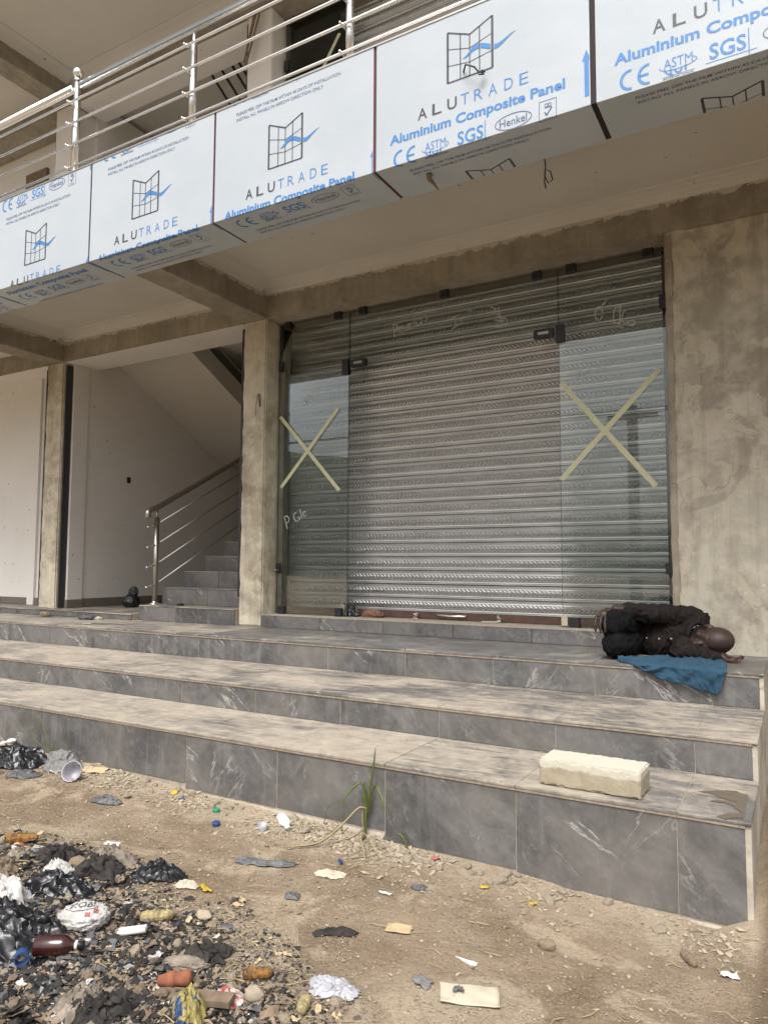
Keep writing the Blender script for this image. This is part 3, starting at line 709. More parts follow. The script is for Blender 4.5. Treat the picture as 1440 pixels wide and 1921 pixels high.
def fit(s, x0, x1, y, h, bold=0.0, space=1.0, shear=0.0):
    v, f = text2d(s, 1.0, 0, 0, bold, 1.0, space, shear); wd = max(a[0] for a in v); hh = max(a[1] for a in text2d('H', 1.0, bold=bold)[0])
    return [(x0+a[0]/wd*(x1-x0), y+a[1]/hh*h) for a in v], f
def seg2(a, b, t):
    a = Vector(a); b = Vector(b); d = (b-a).normalized(); n = Vector((-d.y, d.x))*t/2
    return [tuple(a-n), tuple(b-n), tuple(b+n), tuple(a+n)], [(0, 1, 2, 3)]
def ring2(cx, cy, rx, ry, t, a0=0, a1=360, n=32):
    v = []; f = []
    for i in range(n+1):
        a = R(a0+(a1-a0)*i/n); v += [(cx+(rx-t/2)*cos(a), cy+(ry-t/2)*sin(a)), (cx+(rx+t/2)*cos(a), cy+(ry+t/2)*sin(a))]
        if i < n: f.append((i*2, i*2+1, i*2+3, i*2+2))
    return v, f
def cat(*ps):
    V = []; F = []
    for v, f in ps:
        k = len(V); V += v; F += [tuple(i+k for i in q) for q in f]
    return V, F
def design():
    D = []
    L = .45
    def T(u): return -.055*(1-abs(u-.5)/.5)          # V-shaped top of the open window
    P = lambda u, k: (L+.252*u, T(u)*(1-k/3)-.283*k/3)
    sg = [seg2(P(0, 0), P(0, 3), .013), seg2(P(1, 0), P(1, 3), .013), seg2(P(0, 3), P(1, 3), .009), seg2(P(0, 0), P(.5, 0), .009), seg2(P(.5, 0), P(1, 0), .009)]
    sg += [seg2(P(u, 0), P(u, 3), .006) for u in (.29, .5, .72)]
    for k in (1, 2): sg += [seg2(P(0, k), P(.5, k), .004), seg2(P(.5, k), P(1, k), .004)]
    D.append(('window_emblem', 'p_grey', cat(*sg)))
    def top(a): return -.176+.052*ss(.085, .16, a)-.040*ss(.17, .285, a)+.034*ss(.27, .382, a)
    def thk(a): return .027*(ss(.085, .15, a)*(1-ss(.24, .382, a)))**.7
    for (a0, a1) in ((.085, .178), (.187, .242), (.262, .382)):
        n = 8; xs__ = [a0+(a1-a0)*i/n for i in range(n+1)]
        v = [(L+a, top(a)) for a in xs__]+[(L+a, top(a)-thk(a)-.0008) for a in xs__]
        D.append(('swoosh', 'p_blue', (v, [(i, n+1+i, n+2+i, i+1) for i in range(n)])))
    D.append(('lettering', 'p_grey', cat(*[fit(c, x, x+.055, -.432, .062, .012) for c, x in zip('ALU', (.272, .358, .447))])))
    D.append(('lettering', 'p_blue', cat(*[fit(c, x, x+.046, -.432, .062, -.006) for c, x in zip('TRADE', (.525, .60, .68, .765, .845))])))
    D.append(('lettering', 'p_blue', fit('Aluminium Composite Panel', .098, 1.075, -.522, .052, .030)))
    ce = cat(ring2(.168, -.615, .040, .044, .013, 80, 280, 20), ring2(.247, -.615, .040, .044, .013, 80, 280, 20), seg2((.212, -.615), (.250, -.615), .012))
    D.append(('certification_mark', 'p_blue', ce))
    ast = cat(fit('ASTM', .315, .437, -.622, .046, .0), ring2(.376, -.61, .062, .05, .006, 200, 250, 8), seg2((.345, -.626), (.345, -.65), .009), ring2(.377, -.634, .014, .018, .008, 180, 360, 10), seg2((.407, -.626), (.407, -.652), .009))
    D.append(('orbit_ring', 'p_blue', ring2(.376, -.612, .078, .022, .003, 170, 400, 26)))
    D.append(('certification_mark', 'p_blue', ast))
    D.append(('lettering', 'p_navy', cat(fit('INTERNATIONAL', .312, .442, -.672, .010, .01), seg2((.31, -.659), (.445, -.659), .0015))))
    D.append(('certification_mark', 'p_blue', cat(fit('SGS', .505, .650, -.642, .070, .016), seg2((.488, -.655), (.69, -.655), .003))))
    D.append(('orbit_ring', 'p_blue', seg2((.660, -.555), (.660, -.672), .004)))
    D.append(('certification_mark', 'p_navy', cat(ring2(.81, -.605, .095, .040, .0045), fit('Henkel', .738, .882, -.624, .040, .004))))
    D.append(('certification_mark', 'p_navy', cat(seg2((.945, -.555), (1.03, -.555), .003), seg2((.945, -.66), (1.03, -.66), .003), seg2((.945, -.555), (.945, -.66), .003), seg2((1.03, -.555), (1.03, -.66), .003),
        seg2((.972, -.612), (.982, -.632), .007), seg2((.982, -.632), (1.008, -.595), .007), ring2(.982, -.58, .010, .008, .003, 0, 360, 10), ring2(.996, -.58, .010, .008, .003, 0, 360, 10), seg2((.972, -.592), (1.008, -.592), .003), fit('UKAS', .965, 1.01, -.652, .009))))
    D.append(('lettering', 'p_navy', fit('PLEASE PEEL OFF THE FILM WITHIN 45 DAYS OF INSTALLATION', .182, .975, -.742, .020, .004)))
    D.append(('lettering', 'p_navy', fit('INSTALL ALL PANELS IN ARROW DIRECTION ONLY', .184, .852, -.780, .020, .004)))
    D.append(('arrow', 'p_blue', ([(1.168, -.60), (1.190, -.60), (1.190, -.42), (1.200, -.42), (1.179, -.365), (1.158, -.42), (1.168, -.42)], [(0, 1, 2, 6), (3, 4, 5)])))
    return D
DES = design(); PER = .885
def clip_fold(v2, f2, dv, hi, lo, ux):
    """clip the flat print to the sheet, cut it on the fold line, bend it round the edge"""
    bm = bmesh.new(); vs_ = [bm.verts.new((a, b+dv, 0)) for a, b in v2]
    for q in f2:
        try: bm.faces.new([vs_[i] for i in q])
        except ValueError: pass
    for (co, no) in (((0, hi, 0), (0, 1, 0)), ((0, lo, 0), (0, -1, 0)), ((ux, 0, 0), (1, 0, 0))):
        bmesh.ops.bisect_plane(bm, geom=bm.verts[:]+bm.edges[:]+bm.faces[:], plane_co=co, plane_no=no, clear_outer=True, dist=1e-6)
    bmesh.ops.bisect_plane(bm, geom=bm.verts[:]+bm.edges[:]+bm.faces[:], plane_co=(0, 0, 0), plane_no=(0, 1, 0), dist=1e-6)
    v = [tuple(x.co) for x in bm.verts]; bm.verts.index_update(); f = [tuple(x.index for x in q.verts) for q in bm.faces]; bm.free()
    return v, f
XJ = [-6.41, -5.20, -3.99, -2.78, -1.572, -.363, .847, 2.06]
TOPS = [.33, .416, .494, .514, .648, .677, .60]
SEAL = ['gap', 'gap', 'redseal', 'redseal', 'gap', 'gap', 'gap']
for i in range(len(TOPS)):
    gw = [.008, .008, .008, .009, .010, .014, .010, .01]; x0, x1 = XJ[i]+gw[i], XJ[i+1]-gw[i+1]
    b = MB()
    b.prism([(FY, FZ+FH), (FY, FZ+.002), (FY+.002, FZ), (FY+FD, FZ), (FY+FD, FZ+.004), (FY+.005, FZ+.005), (FY+.004, FZ+FH)], 'x', x0, x1)
    pan = b.build('fascia_panel', M['film'], B)
    for rep in (-1, 0, 1):
        dv = TOPS[i]+rep*PER
        for (nm, mt, (v2, f2)) in DES:
            if max(a[1] for a in v2)+dv < -FD+.005 or min(a[1] for a in v2)+dv > FH-.005: continue
            if nm == 'arrow' and i < 4: v2 = [(a+.022, b_) for a, b_ in v2]
            v, f = clip_fold(v2, f2, dv, FH-.003, -FD+.004, x1-XJ[i]-.002)
            if not f: continue
            pr_ = .0018 if nm in ('swoosh', 'orbit_ring') else .0011
            V3 = [(XJ[i]+a, FY-pr_, FZ+b_) if b_ >= -1e-7 else (XJ[i]+a, FY-b_, FZ-pr_) for a, b_, _ in v]
            ob(nm, me_(V3, f), M[mt], pan)
    # sealed joint behind the gap
    MB().prism([(FY+.006, FZ+FH), (FY+.006, FZ+.006), (FY+FD-.005, FZ+.006), (FY+FD-.005, FZ+.02), (FY+.02, FZ+.02), (FY+.02, FZ+FH)], 'x', x1-.004, x1+2*gw[i+1]+.004).build('joint_seal', M[SEAL[i]], B)
MB().box(-9.6, 2.6, FY+.03, FY+.13, FZ+.03, FZ+FH-.03).build('parapet_upstand', M['plaster'], B)
MB().box(-9.6, 2.6, FY+.131, FY+FD-.01, FZ+.03, ZC-.002).build('edge_beam', M['beam'], B)
MB().box(-6.41, 2.06, FY-.004, FY+.14, FZ+FH+.001, FZ+FH+.012).build('coping_strip', M['steel_d'], B)
# stray wires
MB().tube([(-1.03, .497, 3.47), (-1.0, .455, 3.475), (-.95, .45, 3.44), (-.925, .46, 3.405), (-.90, .47, 3.41), (-.915, .475, 3.425), (-.935, .47, 3.41), (-.905, .465, 3.395), (-.93, .46, 3.40)], .005, 6).build('loose_wire', M['black'], B)
MB().tube([(-.85, 1.31, 3.36), (-.852, 1.33, 3.33), (-.86, 1.34, 3.27), (-.845, 1.36, 3.23), (-.82, 1.37, 3.25), (-.83, 1.36, 3.30), (-.855, 1.34, 3.31), (-.865, 1.35, 3.24), (-.86, 1.36, 3.20)], .004, 6).build('loose_wire', M['black'], B)
MB().tube([(-1.31, .66, 3.072), (-1.315, .67, 3.05), (-1.30, .70, 3.03), (-1.29, .74, 3.01)], [.018, .014, .008, .003], 6).build('dangling_strip', M['wood'], B)
MB().tube([(-6.5, 1.9, 3.36), (-6.48, 1.93, 3.32), (-6.44, 1.98, 3.27)], .006, 5).build('loose_wire', M['black'], B)
MB().tube([(-3.70, 2.085, 2.40), (-3.69, 2.07, 2.38), (-3.668, 2.06, 2.28)], .006, 6).build('loose_wire', M['black'], B)
MB().tube([(-3.72, 2.085, 2.41), (-3.715, 2.06, 2.3), (-3.718, 2.06, 2.2)], .0022, 5).build('loose_wire', M['black'], B)

# ------------------------------------------------------------------ upper floor
ZU = ZC+.13
rb('pillar', (PX0-.03, PX1, YF+.004, YB, ZU, 6.06), M['wallin'], 21, .2, .003)
rb('pillar', (QX0-.03, QX1-.02, YF+.004, YB, ZU, 6.06), M['wallin'], 22, .2, .003)
rb('beam', (-9.6, 2.6, YF, YB, 6.03, 6.29), M['beam_up'], 23, .15, .006)
rb('cross_beam', (QX0, QX1, .6, YF+.02, 6.035, 6.265), M['beam_up'], 24, .15, .006)
MB().box(-9.6, 2.6, .55, 6.5, 6.27, 6.4).build('roof_slab', M['ceil'], B)
MB().prism([(YF-.0015, 6.20), (YF-.03, 6.215), (YF-.09, 6.25), (YF-.16, 6.262), (YF-.16, 6.275), (YF-.0015, 6.275)], 'x', QX1, 2.6).build('cornice', M['ceil'], B)
MB().prism([(QX1+.0015, 6.20), (QX1+.03, 6.215), (QX1+.09, 6.25), (QX1+.16, 6.262), (QX1+.16, 6.275), (QX1+.0015, 6.275)], 'y', .56, YF-.1).build('cornice', M['ceil'], B)
MB().box(QX1+.01, PX0-.012, YF+.006, YB+.03, 6.024, 6.028).build('painted_soffit', M['wallin'], B)
MB().box(PX0-.05, PX0-.031, 2.11, 2.17, ZU, 6.0).build('steel_channel', M['blackf'], B)
MB().box(QX0-.05, QX0-.031, 2.11, 2.17, ZU, 6.0).build('steel_channel', M['blackf'], B)
MB().box(QX1-.018, QX1+.004, 2.11, 2.17, ZU, 6.0).build('steel_channel', M['blackf'], B)
MB().box(-9.6, -6.8, 2.44, 2.6, ZU, 6.1).build('wall', M['ceil'], B)
MB().box(-7.75, -7.35, 2.39, 2.439, 4.9, 5.70).build('dark_recess_board', M['wood'], B)
US = bpy.data.objects.new('roller_shutter', None); col.objects.link(US); US.parent = B; WL[US.name] = Vector((-1.5, 2.42, ZU)); US.location = WL[US.name]-WL[B.name]
US['label'] = 'shaded upper-floor roller shutter behind the balcony railing'
SH['label'] = 'galvanised ground-floor roller shutter of ribbed slats with brown bottom bar'
sm2 = slat_mesh(5.9); sm2.materials.append(M['shutter'])
for k in range(22): ob('slat', sm2, None, US, (-.60, 2.425, ZU+.08+PITCH*k))
MB().box(-3.60, -3.555, 2.36, 2.46, ZU, 6.02).build('guide_rail', M['blackf'], US)
gU = boxob('glass_panel', -3.60, -2.9, 2.262, 2.274, ZU+.02, 6.01, M['glass'], B, .001)
tape(gU, (-3.2, 5.35), (-3.0, 5.65))
clamp(gU, -3.59, 5.55, .05, .1); clamp(gU, -2.95, 5.78, .06, .1)
uf = empty('upper_stair_rods', (-4.6, 2.6, 5.2)); uf.parent = B; uf.location = Vector((-4.6, 2.6, 5.2))-WL[B.name]
for k, dx in enumerate((0, .17, .34, .46)):
    MB().tube([(-5.06+dx, 2.62, 6.42-.04*k), (-4.2+dx*.6, 2.62, 5.07-.03*k+dx*.5)], .014, 6).build('rod', M['black'], uf)
for k, (a, b) in enumerate((((-3.79, 2.03, 6.02), (-3.90, 2.02, 5.55)), ((-3.74, 2.04, 6.0), (-3.86, 2.0, 5.5)), ((-3.76, 2.02, 6.0), (-3.87, 2.01, 5.62)))):
    MB().tube([a, b], .010, 5).build('leaning_batten', M['wood'], B)

# ------------------------------------------------------------------ balcony railing
br = empty('balcony_railing', (-3.06, .57, 3.82)); tag(br, 'shiny stainless steel balcony railing with ball-topped post above the white fascia', 'railing')
for x in (-6.72, -5.50, -4.285, -3.06, -1.79, -.54, .71, 1.95):
    big = abs(x+4.285) < .01
    if big:
        MB().tube([(x, .57, 3.80), (x, .57, 4.60)], .026, 16).build('post', M['steel'], br, True)
        MB().lathe([(.030, 4.60), (.030, 4.615), (.014, 4.622), (.014, 4.632)]+[(.040*sin(R(a)), 4.668-.040*cos(R(a))) for a in range(20, 181, 16)], 18, (x, .57, 0)).build('ball_finial', M['steel'], br, True)
    else:
        MB().tube([(x, .57, 3.80), (x, .57, 4.43)], .024, 16).build('post', M['steel'], br, True)
        MB().lathe([(.024, 4.43), (.022, 4.445), (.010, 4.46), (.010, 4.53), (.022, 4.538)], 14, (x, .57, 0)).build('post_neck', M['steel'], br, True)
    for z in (4.413, 4.238, 4.063, 3.886):
        b = MB().tube([(x-.028, .57, z), (x-.028, .50, z)], .0075, 8); b.lathe([(.0135*sin(R(a)), .0135*cos(R(a))) for a in range(0, 181, 20)], 10, (x-.028, .528, z))
        b.build('rod_bracket', M['steel'], br, True)
for a, b in ((-7.6, -4.335), (-4.235, 2.3)):
    MB().tube([(a, .57, 4.553), (b, .57, 4.553)], .030, 16).build('handrail', M['steel'], br, True)
for z in (4.413, 4.238, 4.063, 3.886):
    MB().tube([(-7.6, .528, z), (2.3, .528, z)], .0095, 10).build('rod', M['steel'], br, True)

# ------------------------------------------------------------------ sleeping person
def ico(sub=2):
    bm = bmesh.new(); bmesh.ops.create_icosphere(bm, subdivisions=sub, radius=1.0)
    v = [tuple(x.co) for x in bm.verts]; bm.verts.index_update(); f = [tuple(x.index for x in q.verts) for q in bm.faces]; bm.free(); return v, f
ICO = {k: ico(k) for k in (1, 2, 3, 4, 5)}
def ell(mb, c, s, frame=None, sub=3):
    v, f = ICO[sub]; c = Vector(c)
    if frame: a, b, d = frame; mb.add([c+a*(p[0]*s[0])+b*(p[1]*s[1])+d*(p[2]*s[2]) for p in v], f)
    else: mb.add([c+Vector((p[0]*s[0], p[1]*s[1], p[2]*s[2])) for p in v], f)
def limb(mb, ch, n=14):
    for p in ch: ell(mb, p[:3], (p[3],)*3, None, 2)
    for a, b in zip(ch[:-1], ch[1:]): mb.tube([a[:3], b[:3]], [a[3], b[3]], n)
def fuse(mb, voxel, smooth=6, fac=.5):
    o = bpy.data.objects.new('tmp', me_(mb.v, mb.f)); col.objects.link(o)
    r = o.modifiers.new('r', 'REMESH'); r.mode = 'VOXEL'; r.voxel_size = voxel; r.adaptivity = 0
    s = o.modifiers.new('s', 'SMOOTH'); s.iterations = smooth; s.factor = fac
    dg = bpy.context.evaluated_depsgraph_get(); dg.update()
    m = bpy.data.meshes.new_from_object(o.evaluated_get(dg)); bpy.data.objects.remove(o)
    m.polygons.foreach_set('use_smooth', [True]*len(m.polygons)); return m
def folds(m, amp, freq, seed, zmin=None, stretch=(1, 1, 1)):
    """cloth creases: thin raised ridges wandering over the garment plus soft billows"""
    m.update(); no = [v.normal.copy() for v in m.vertices]
    for v, n in zip(m.vertices, no):
        p = (v.co.x*stretch[0]+.03*nz(v.co, 9, seed+1), v.co.y*stretch[1], v.co.z*stretch[2]+.03*nz(v.co, 9, seed+2))
        k = max(0, 1-abs(nz(p, freq, seed))*5)*amp+max(0, 1-abs(nz(p, freq*1.9, seed+3))*5)*amp*.6+nz(p, freq*.6, seed+5)*amp*.6
        v.co += n*k
        if zmin is not None and v.co.z < zmin: v.co.z = zmin
    m.update()
LZ = ZT[2]+TT
b = MB()
U_ = Vector((.88, -.44, .05)).normalized(); F_ = Vector((-.45, -.87, -.12)); F_ = (F_-U_*F_.dot(U_)).normalized(); S_ = U_.cross(F_)
if S_.z < 0: S_ = -S_
HC = Vector((-.022, 1.735, .462))
H = lambda u, f, s: HC+U_*u+F_*f+S_*s
fr = (U_, F_, S_)
ell(b, H(.006, -.006, 0), (.099, .093, .077), fr, 4)           # cranium
ell(b, H(-.045, .030, 0), (.075, .068, .062), fr, 3)          # face
ell(b, H(-.092, .052, 0), (.030, .032, .036), fr, 3)          # chin
for s in (-1, 1):
    ell(b, H(-.012, .082, s*.032), (.016, .012, .026), fr, 2)  # brow
    ell(b, H(-.045, .075, s*.045), (.022, .018, .022), fr, 2)  # cheek
    ell(b, H(-.030, .000, s*.082), (.033, .021, .013), fr, 2)  # ear
    ell(b, H(-.026, .086, s*.033), (.010, .009, .017), fr, 2)  # closed lid
    ell(b, H(-.062, .102, s*.011), (.009, .010, .009), fr, 2)  # nostril
limb(b, [tuple(H(-.024, .092, 0))+(.010,), tuple(H(-.058, .112, 0))+(.013,)])
ell(b, H(-.080, .092, 0), (.008, .013, .024), fr, 2); ell(b, H(-.093, .088, 0), (.009, .013, .022), fr, 2)
limb(b, [tuple(H(-.06, -.01, 0))+(.055,), (-.125, 1.83, .462, .060), (-.19, 1.88, .468, .08)])
ell(b, (-.26, 1.905, .472), (.15, .10, .120)); ell(b, (-.50, 1.93, .462), (.15, .10, .108))
limb(b, [(-.15, 1.89, .565, .050), (-.36, 1.745, .600, .040), (-.45, 1.69, .613, .040), (-.545, 1.63, .628, .030)])
limb(b, [(-.15, 1.84, .42, .050), (-.195, 1.635, .400, .042), (-.08, 1.675, .386, .037), (.028, 1.70, .368, .029)])
# upper hand hangs over the knee
ell(b, (-.578, 1.588, .621), (.034, .038, .020)); ell(b, (-.598, 1.545, .606), (.032, .034, .024))
for i, (dx, dl) in enumerate(((.0, .92), (.02, 1.0), (.04, .95), (.058, .8))):
    x = -.622+dx
    limb(b, [(x+.004, 1.535, .605, .0105), (x-.010+.008*i, 1.492, .585, .0095), (x-.012+.008*i, 1.474, .585-.045*dl, .0088), (x-.008+.008*i, 1.472, .585-.085*dl, .0078)], 10)
limb(b, [(-.562, 1.58, .612, .013), (-.552, 1.53, .615, .011), (-.556, 1.497, .606, .009)], 10)
# lower hand lies palm up under the head
ell(b, (.055, 1.712, .366), (.042, .036, .016))
for i, (dy, dl) in enumerate(((-.028, .85), (-.009, 1.0), (.010, 1.0), (.028, .85))):
    limb(b, [(.060, 1.695+dy, .365, .0115), (.060+.030*dl, 1.705+dy, .364, .011), (.060+.050*dl, 1.712+dy, .368, .0105), (.060+.062*dl, 1.716+dy, .381, .009)], 10)
limb(b, [(.04, 1.68, .37, .012), (.068, 1.655, .372, .011), (.095, 1.665, .378, .009)], 10)
# legs (inside the trousers) and feet
limb(b, [(-.53, 1.93, .51, .085), (-.535, 1.53, .552, .055), (-.585, 1.88, .44, .04)]); limb(b, [(-.52, 1.92, .43, .085), (-.525, 1.51, .425, .055), (-.585, 1.86, .39, .04)])
for z in (.44, .385): limb(b, [(-.59, 1.88, z, .035), (-.585, 1.98, z-.01, .03), (-.60, 2.03, z-.012, .024)])
bm_ = fuse(b, .0055, 3, .4)
bm_.materials.append(M['skin']); bm_.materials.append(M['palm'])
for p_ in bm_.polygons:
    c_ = p_.center
    if c_.x > .035 and c_.z < .372 and c_.y > 1.60: p_.material_index = 1
person = ob('person', bm_, M['skin'], None)
tag(person, 'person in dark shirt and black trousers asleep curled on the top step against the wall', 'person')
b = MB()
ell(b, (-.265, 1.90, .472), (.165, .125, .132), None, 4); ell(b, (-.165, 1.885, .475), (.095, .115, .128), None, 4); ell(b, (-.42, 1.915, .468), (.13, .118, .122), None, 4)
ell(b, (-.35, 1.83, .43), (.10, .07, .085)); ell(b, (-.145, 1.895, .562), (.075, .075, .065))
limb(b, [(-.145, 1.89, .568, .066), (-.25, 1.825, .592, .058), (-.36, 1.745, .603, .053), (-.45, 1.69, .613, .047)])
limb(b, [(-.455, 1.687, .613, .052), (-.475, 1.673, .617, .050)])
limb(b, [(-.145, 1.845, .43, .066), (-.195, 1.64, .403, .054), (-.085, 1.675, .388, .045), (-.02, 1.69, .378, .038)])
limb(b, [(-.15, 1.85, .468, .078), (-.122, 1.835, .464, .066)])
m = fuse(b, .0055, 3, .4); folds(m, .011, 13, 2, LZ+.002, (1.1, 1, .5)); shirt = ob('shirt', m, M['shirt'], person)
b = MB()
ell(b, (-.49, 1.925, .464), (.135, .115, .115), None, 4)
limb(b, [(-.52, 1.92, .512, .098), (-.53, 1.70, .545, .088), (-.535, 1.535, .552, .077), (-.565, 1.70, .49, .066), (-.575, 1.88, .45, .058)])
limb(b, [(-.51, 1.91, .436, .094), (-.52, 1.70, .433, .086), (-.525, 1.515, .427, .077), (-.565, 1.70, .405, .060), (-.58, 1.88, .40, .055)])
m = fuse(b, .0055, 3, .4); folds(m, .009, 11, 6, LZ+.002, (1, .6, 1)); ob('trousers', m, M['trouser'], person)
from mathutils.bvhtree import BVHTree
bpy.context.view_layer.update(); bv = BVHTree.FromObject(shirt, bpy.context.evaluated_depsgraph_get())
for x, z in ((-.40, .452), (-.327, .452), (-.26, .455)):
    h_ = bv.ray_cast(Vector((x, 1.3, z+.02)), Vector((0, 1, -.04)).normalized())
    if h_[0]:
        oo = MB().lathe([(0, .003), (.0052, .003), (.006, -.001)], 10).build('button', M['collar'], shirt, True, h_[0]); oo.rotation_euler = h_[1].to_track_quat('Z', 'Y').to_euler()
# pale edge of the undershirt round the neck
cp = []
for i in range(15):
    a = R(-70+250*i/14); q = Vector((-.118, 1.80, .464)); n_ = (Vector((.02, 1.735, .462))-Vector((-.125, 1.83, .462))).normalized()
    e1 = n_.cross(Vector((0, 0, 1))).normalized(); e2 = e1.cross(n_); cp.append(q+e1*(.066*cos(a))*-1+e2*(.074*sin(a)))
V = []; F = []
for i, p_ in enumerate(cp):
    d_ = (p_-Vector((-.118, 1.80, .464))).normalized()
    V += [p_+d_*.012-n_*.022, p_+d_*.010+n_*.006, p_+d_*.022+n_*.010, p_+d_*.030-n_*.018]
    if i: F += [((i-1)*4+k, (i-1)*4+k+1, i*4+k+1, i*4+k) for k in range(3)]
ob('collar', me_(V, F, True), M['shirt'], shirt).modifiers.new('t', 'SOLIDIFY').thickness = .002
MB().tube(cp[2:12], .0028, 6).build('undershirt_edge', M['collar'], shirt, True)

# blue cloth spilling over the step edge
keys = [(0, (-.50, 1.462), (-.50, 1.44, .3535), (-.498, 1.43, .3535)), (.2, (-.40, 1.56), (-.37, 1.286, .3535), (-.345, 1.283, .333)), (.4, (-.27, 1.63), (-.25, 1.285, .3535), (-.245, 1.281, .290)),
        (.65, (-.13, 1.63), (-.115, 1.284, .3535), (-.10, 1.280, .264)), (.9, (0, 1.60), (.012, 1.284, .3535), (.022, 1.278, .226)), (1, (.045, 1.57), (.074, 1.286, .3535), (.042, 1.28, .250))]
def ip(u, k):
    for a, c in zip(keys[:-1], keys[1:]):
        if u <= c[0]+1e-9:
            t = (u-a[0])/(c[0]-a[0]); pa = Vector((*a[k], LZ+.006)) if len(a[k]) == 2 else Vector(a[k]); pc = Vector((*c[k], LZ+.006)) if len(c[k]) == 2 else Vector(c[k]); return pa.lerp(pc, t)
nu, nv = 70, 36; V = []; F = []
for i in range(nu+1):
    u = i/nu; A, E_, Hh = ip(u, 1), ip(u, 2), ip(u, 3)
    for j in range(nv+1):
        v = j/nv
        p = A.lerp(E_, v/.55) if v < .55 else E_.lerp(Hh, (v-.55)/.45)
        fl_ = (1-abs(nz((u*7+v*2, v*2.6+u*4, 0), 1.0, 4))*2)*.016+(1-abs(nz((u*17, v*5+u*6, 3), 1, 8))*2)*.008+nz((u*30, v*12, 1), 1, 5)*.004
        edge = min(1, abs(v-.55)/.12)
        if v < .55: p = p+Vector((0, 0, max(0, fl_)*(.4+.6*edge)+.002)); 
        else: p = p+Vector((0, -max(0, fl_)-.002, 0))
        p = p+Vector((0, 0, .004*nz((u*40, j, 2), 1)*(1 if j == nv else 0)))
        V.append(p)
for i in range(nu):
    for j in range(nv): q = i*(nv+1)+j; F.append((q, q+1, q+nv+2, q+nv+1))
clm = me_(V, F, True); clo = ob('blue_cloth', clm, M['bluecl']); sd_ = clo.modifiers.new('t', 'SOLIDIFY'); sd_.thickness = .003; sd_.offset = 1
tag(clo, 'crumpled blue cloth under the sleeping person, hanging over the step edge', 'cloth')

# ------------------------------------------------------------------ sandcrete block on the bottom step
bl = rough_box(-.195, .195, -.0875, .0875, -.05, .05, .010, .0012, .0045, 31, 34, .010)
o = ob('concrete_block', bl, M['block'], None, (-.323, .1365, TT+.0525), (0, 0, R(-1))); tag(o, 'cream sandcrete block lying on the bottom tiled step', 'block')

# ------------------------------------------------------------------ plants
def ribbon(pts, w0, w1, seed=0, n=18, fold=.35, side=Vector((0, 1, 0))):
    """tapering V-folded grass blade along a smooth path"""
    P_ = [Vector(p) for p in pts]; L = []
    for i in range(n+1):
        t = i/n*(len(P_)-1); k = min(int(t), len(P_)-2); a = t-k
        p0, p1, p2, p3 = P_[max(k-1, 0)], P_[k], P_[k+1], P_[min(k+2, len(P_)-1)]
        L.append(.5*((2*p1)+(-p0+p2)*a+(2*p0-5*p1+4*p2-p3)*a*a+(-p0+3*p1-3*p2+p3)*a**3))
    V = []; F = []
    for i, p in enumerate(L):
        t = (L[min(i+1, n)]-L[max(i-1, 0)]).normalized(); s = t.cross(side); s = s.normalized() if s.length > 1e-4 else Vector((1, 0, 0))
        u = i/n; wd = (w0+(w1-w0)*u)*(1 if u < .75 else max(.06, 1-(u-.75)/.25*.94))
        d = s.cross(t).normalized()*wd*fold
        for q in (p-s*wd+d, p-d*.3, p+s*wd+d, p+d*.3+d*.15): V.append(q)
    for i in range(n):
        q = i*4
        for k in range(4): F.append((q+k, q+(k+1) % 4, q+4+(k+1) % 4, q+4+k))
    return me_(V, F, True)
pl = empty('grass_plant', (-1.28, -.03, gz(-1.28, -.03))); tag(pl, 'tall green grass plant growing at the foot of the bottom riser', 'plant')
gb = gz(-1.28, -.03)
def leaf(pts, w0, w1, mat='blade', nm='leaf', par=None, fold=.35): ob(nm, ribbon(pts, w0, w1, fold=fold), M[mat], par or pl)
leaf([(-1.285, -.03, gb-.01), (-1.276, -.03, -.22), (-1.262, -.035, -.125), (-1.238, -.04, -.006), (-1.222, -.045, .092)], .0065, .0062, nm='leaf')
leaf([(-1.280, -.035, -.24), (-1.278, -.04, -.19), (-1.280, -.05, -.12), (-1.268, -.055, -.060)], .010, .007)
leaf([(-1.268, -.035, -.20), (-1.275, -.05, -.10), (-1.292, -.07, -.072), (-1.325, -.10, -.108), (-1.347, -.12, -.161)], .0055, .004)
leaf([(-1.266, -.03, -.20), (-1.246, -.04, -.115), (-1.215, -.06, -.070), (-1.188, -.08, -.083), (-1.153, -.10, -.122), (-1.138, -.11, -.165)], .0032, .0075)
leaf([(-1.272, -.04, -.185), (-1.295, -.07, -.178), (-1.335, -.14, -.235), (-1.39, -.22, -.29), (-1.46, -.28, -.302), (-1.54, -.33, -.302)], .0045, .006, 'dry')
leaf([(-1.28, -.04, gb+.02), (-1.25, -.12, gb+.03), (-1.19, -.2, gb+.022), (-1.12, -.29, gb+.012)], .012, .010, 'dry')
leaf([(-1.28, -.05, gb+.03), (-1.23, -.10, gb+.04), (-1.15, -.17, gb+.02), (-1.08, -.22, gb+.01)], .005, .004, 'dry')
leaf([(-1.285, -.04, gb+.0), (-1.288, -.045, gb+.08), (-1.285, -.05, gb+.13)], .006, .004, 'dry')
leaf([(-1.28, -.05, gb+.05), (-1.30, -.12, gb+.03), (-1.36, -.18, gb+.02)], .004, .003, 'dry')
leaf([(-1.50, -.04, gb-.01), (-1.475, -.045, -.217), (-1.415, -.05, -.175), (-1.344, -.055, -.166)], .0022, .0015)
leaf([(-1.40, -.04, gb-.01), (-1.39, -.045, -.24), (-1.375, -.05, -.18)], .002, .0012)
leaf([(-1.36, -.06, gb-.01), (-1.40, -.07, -.26), (-1.45, -.08, -.22)], .002, .0014)
leaf([(-1.07, -.03, gb-.01), (-1.085, -.04, -.28), (-1.11, -.045, -.255)], .006, .006)
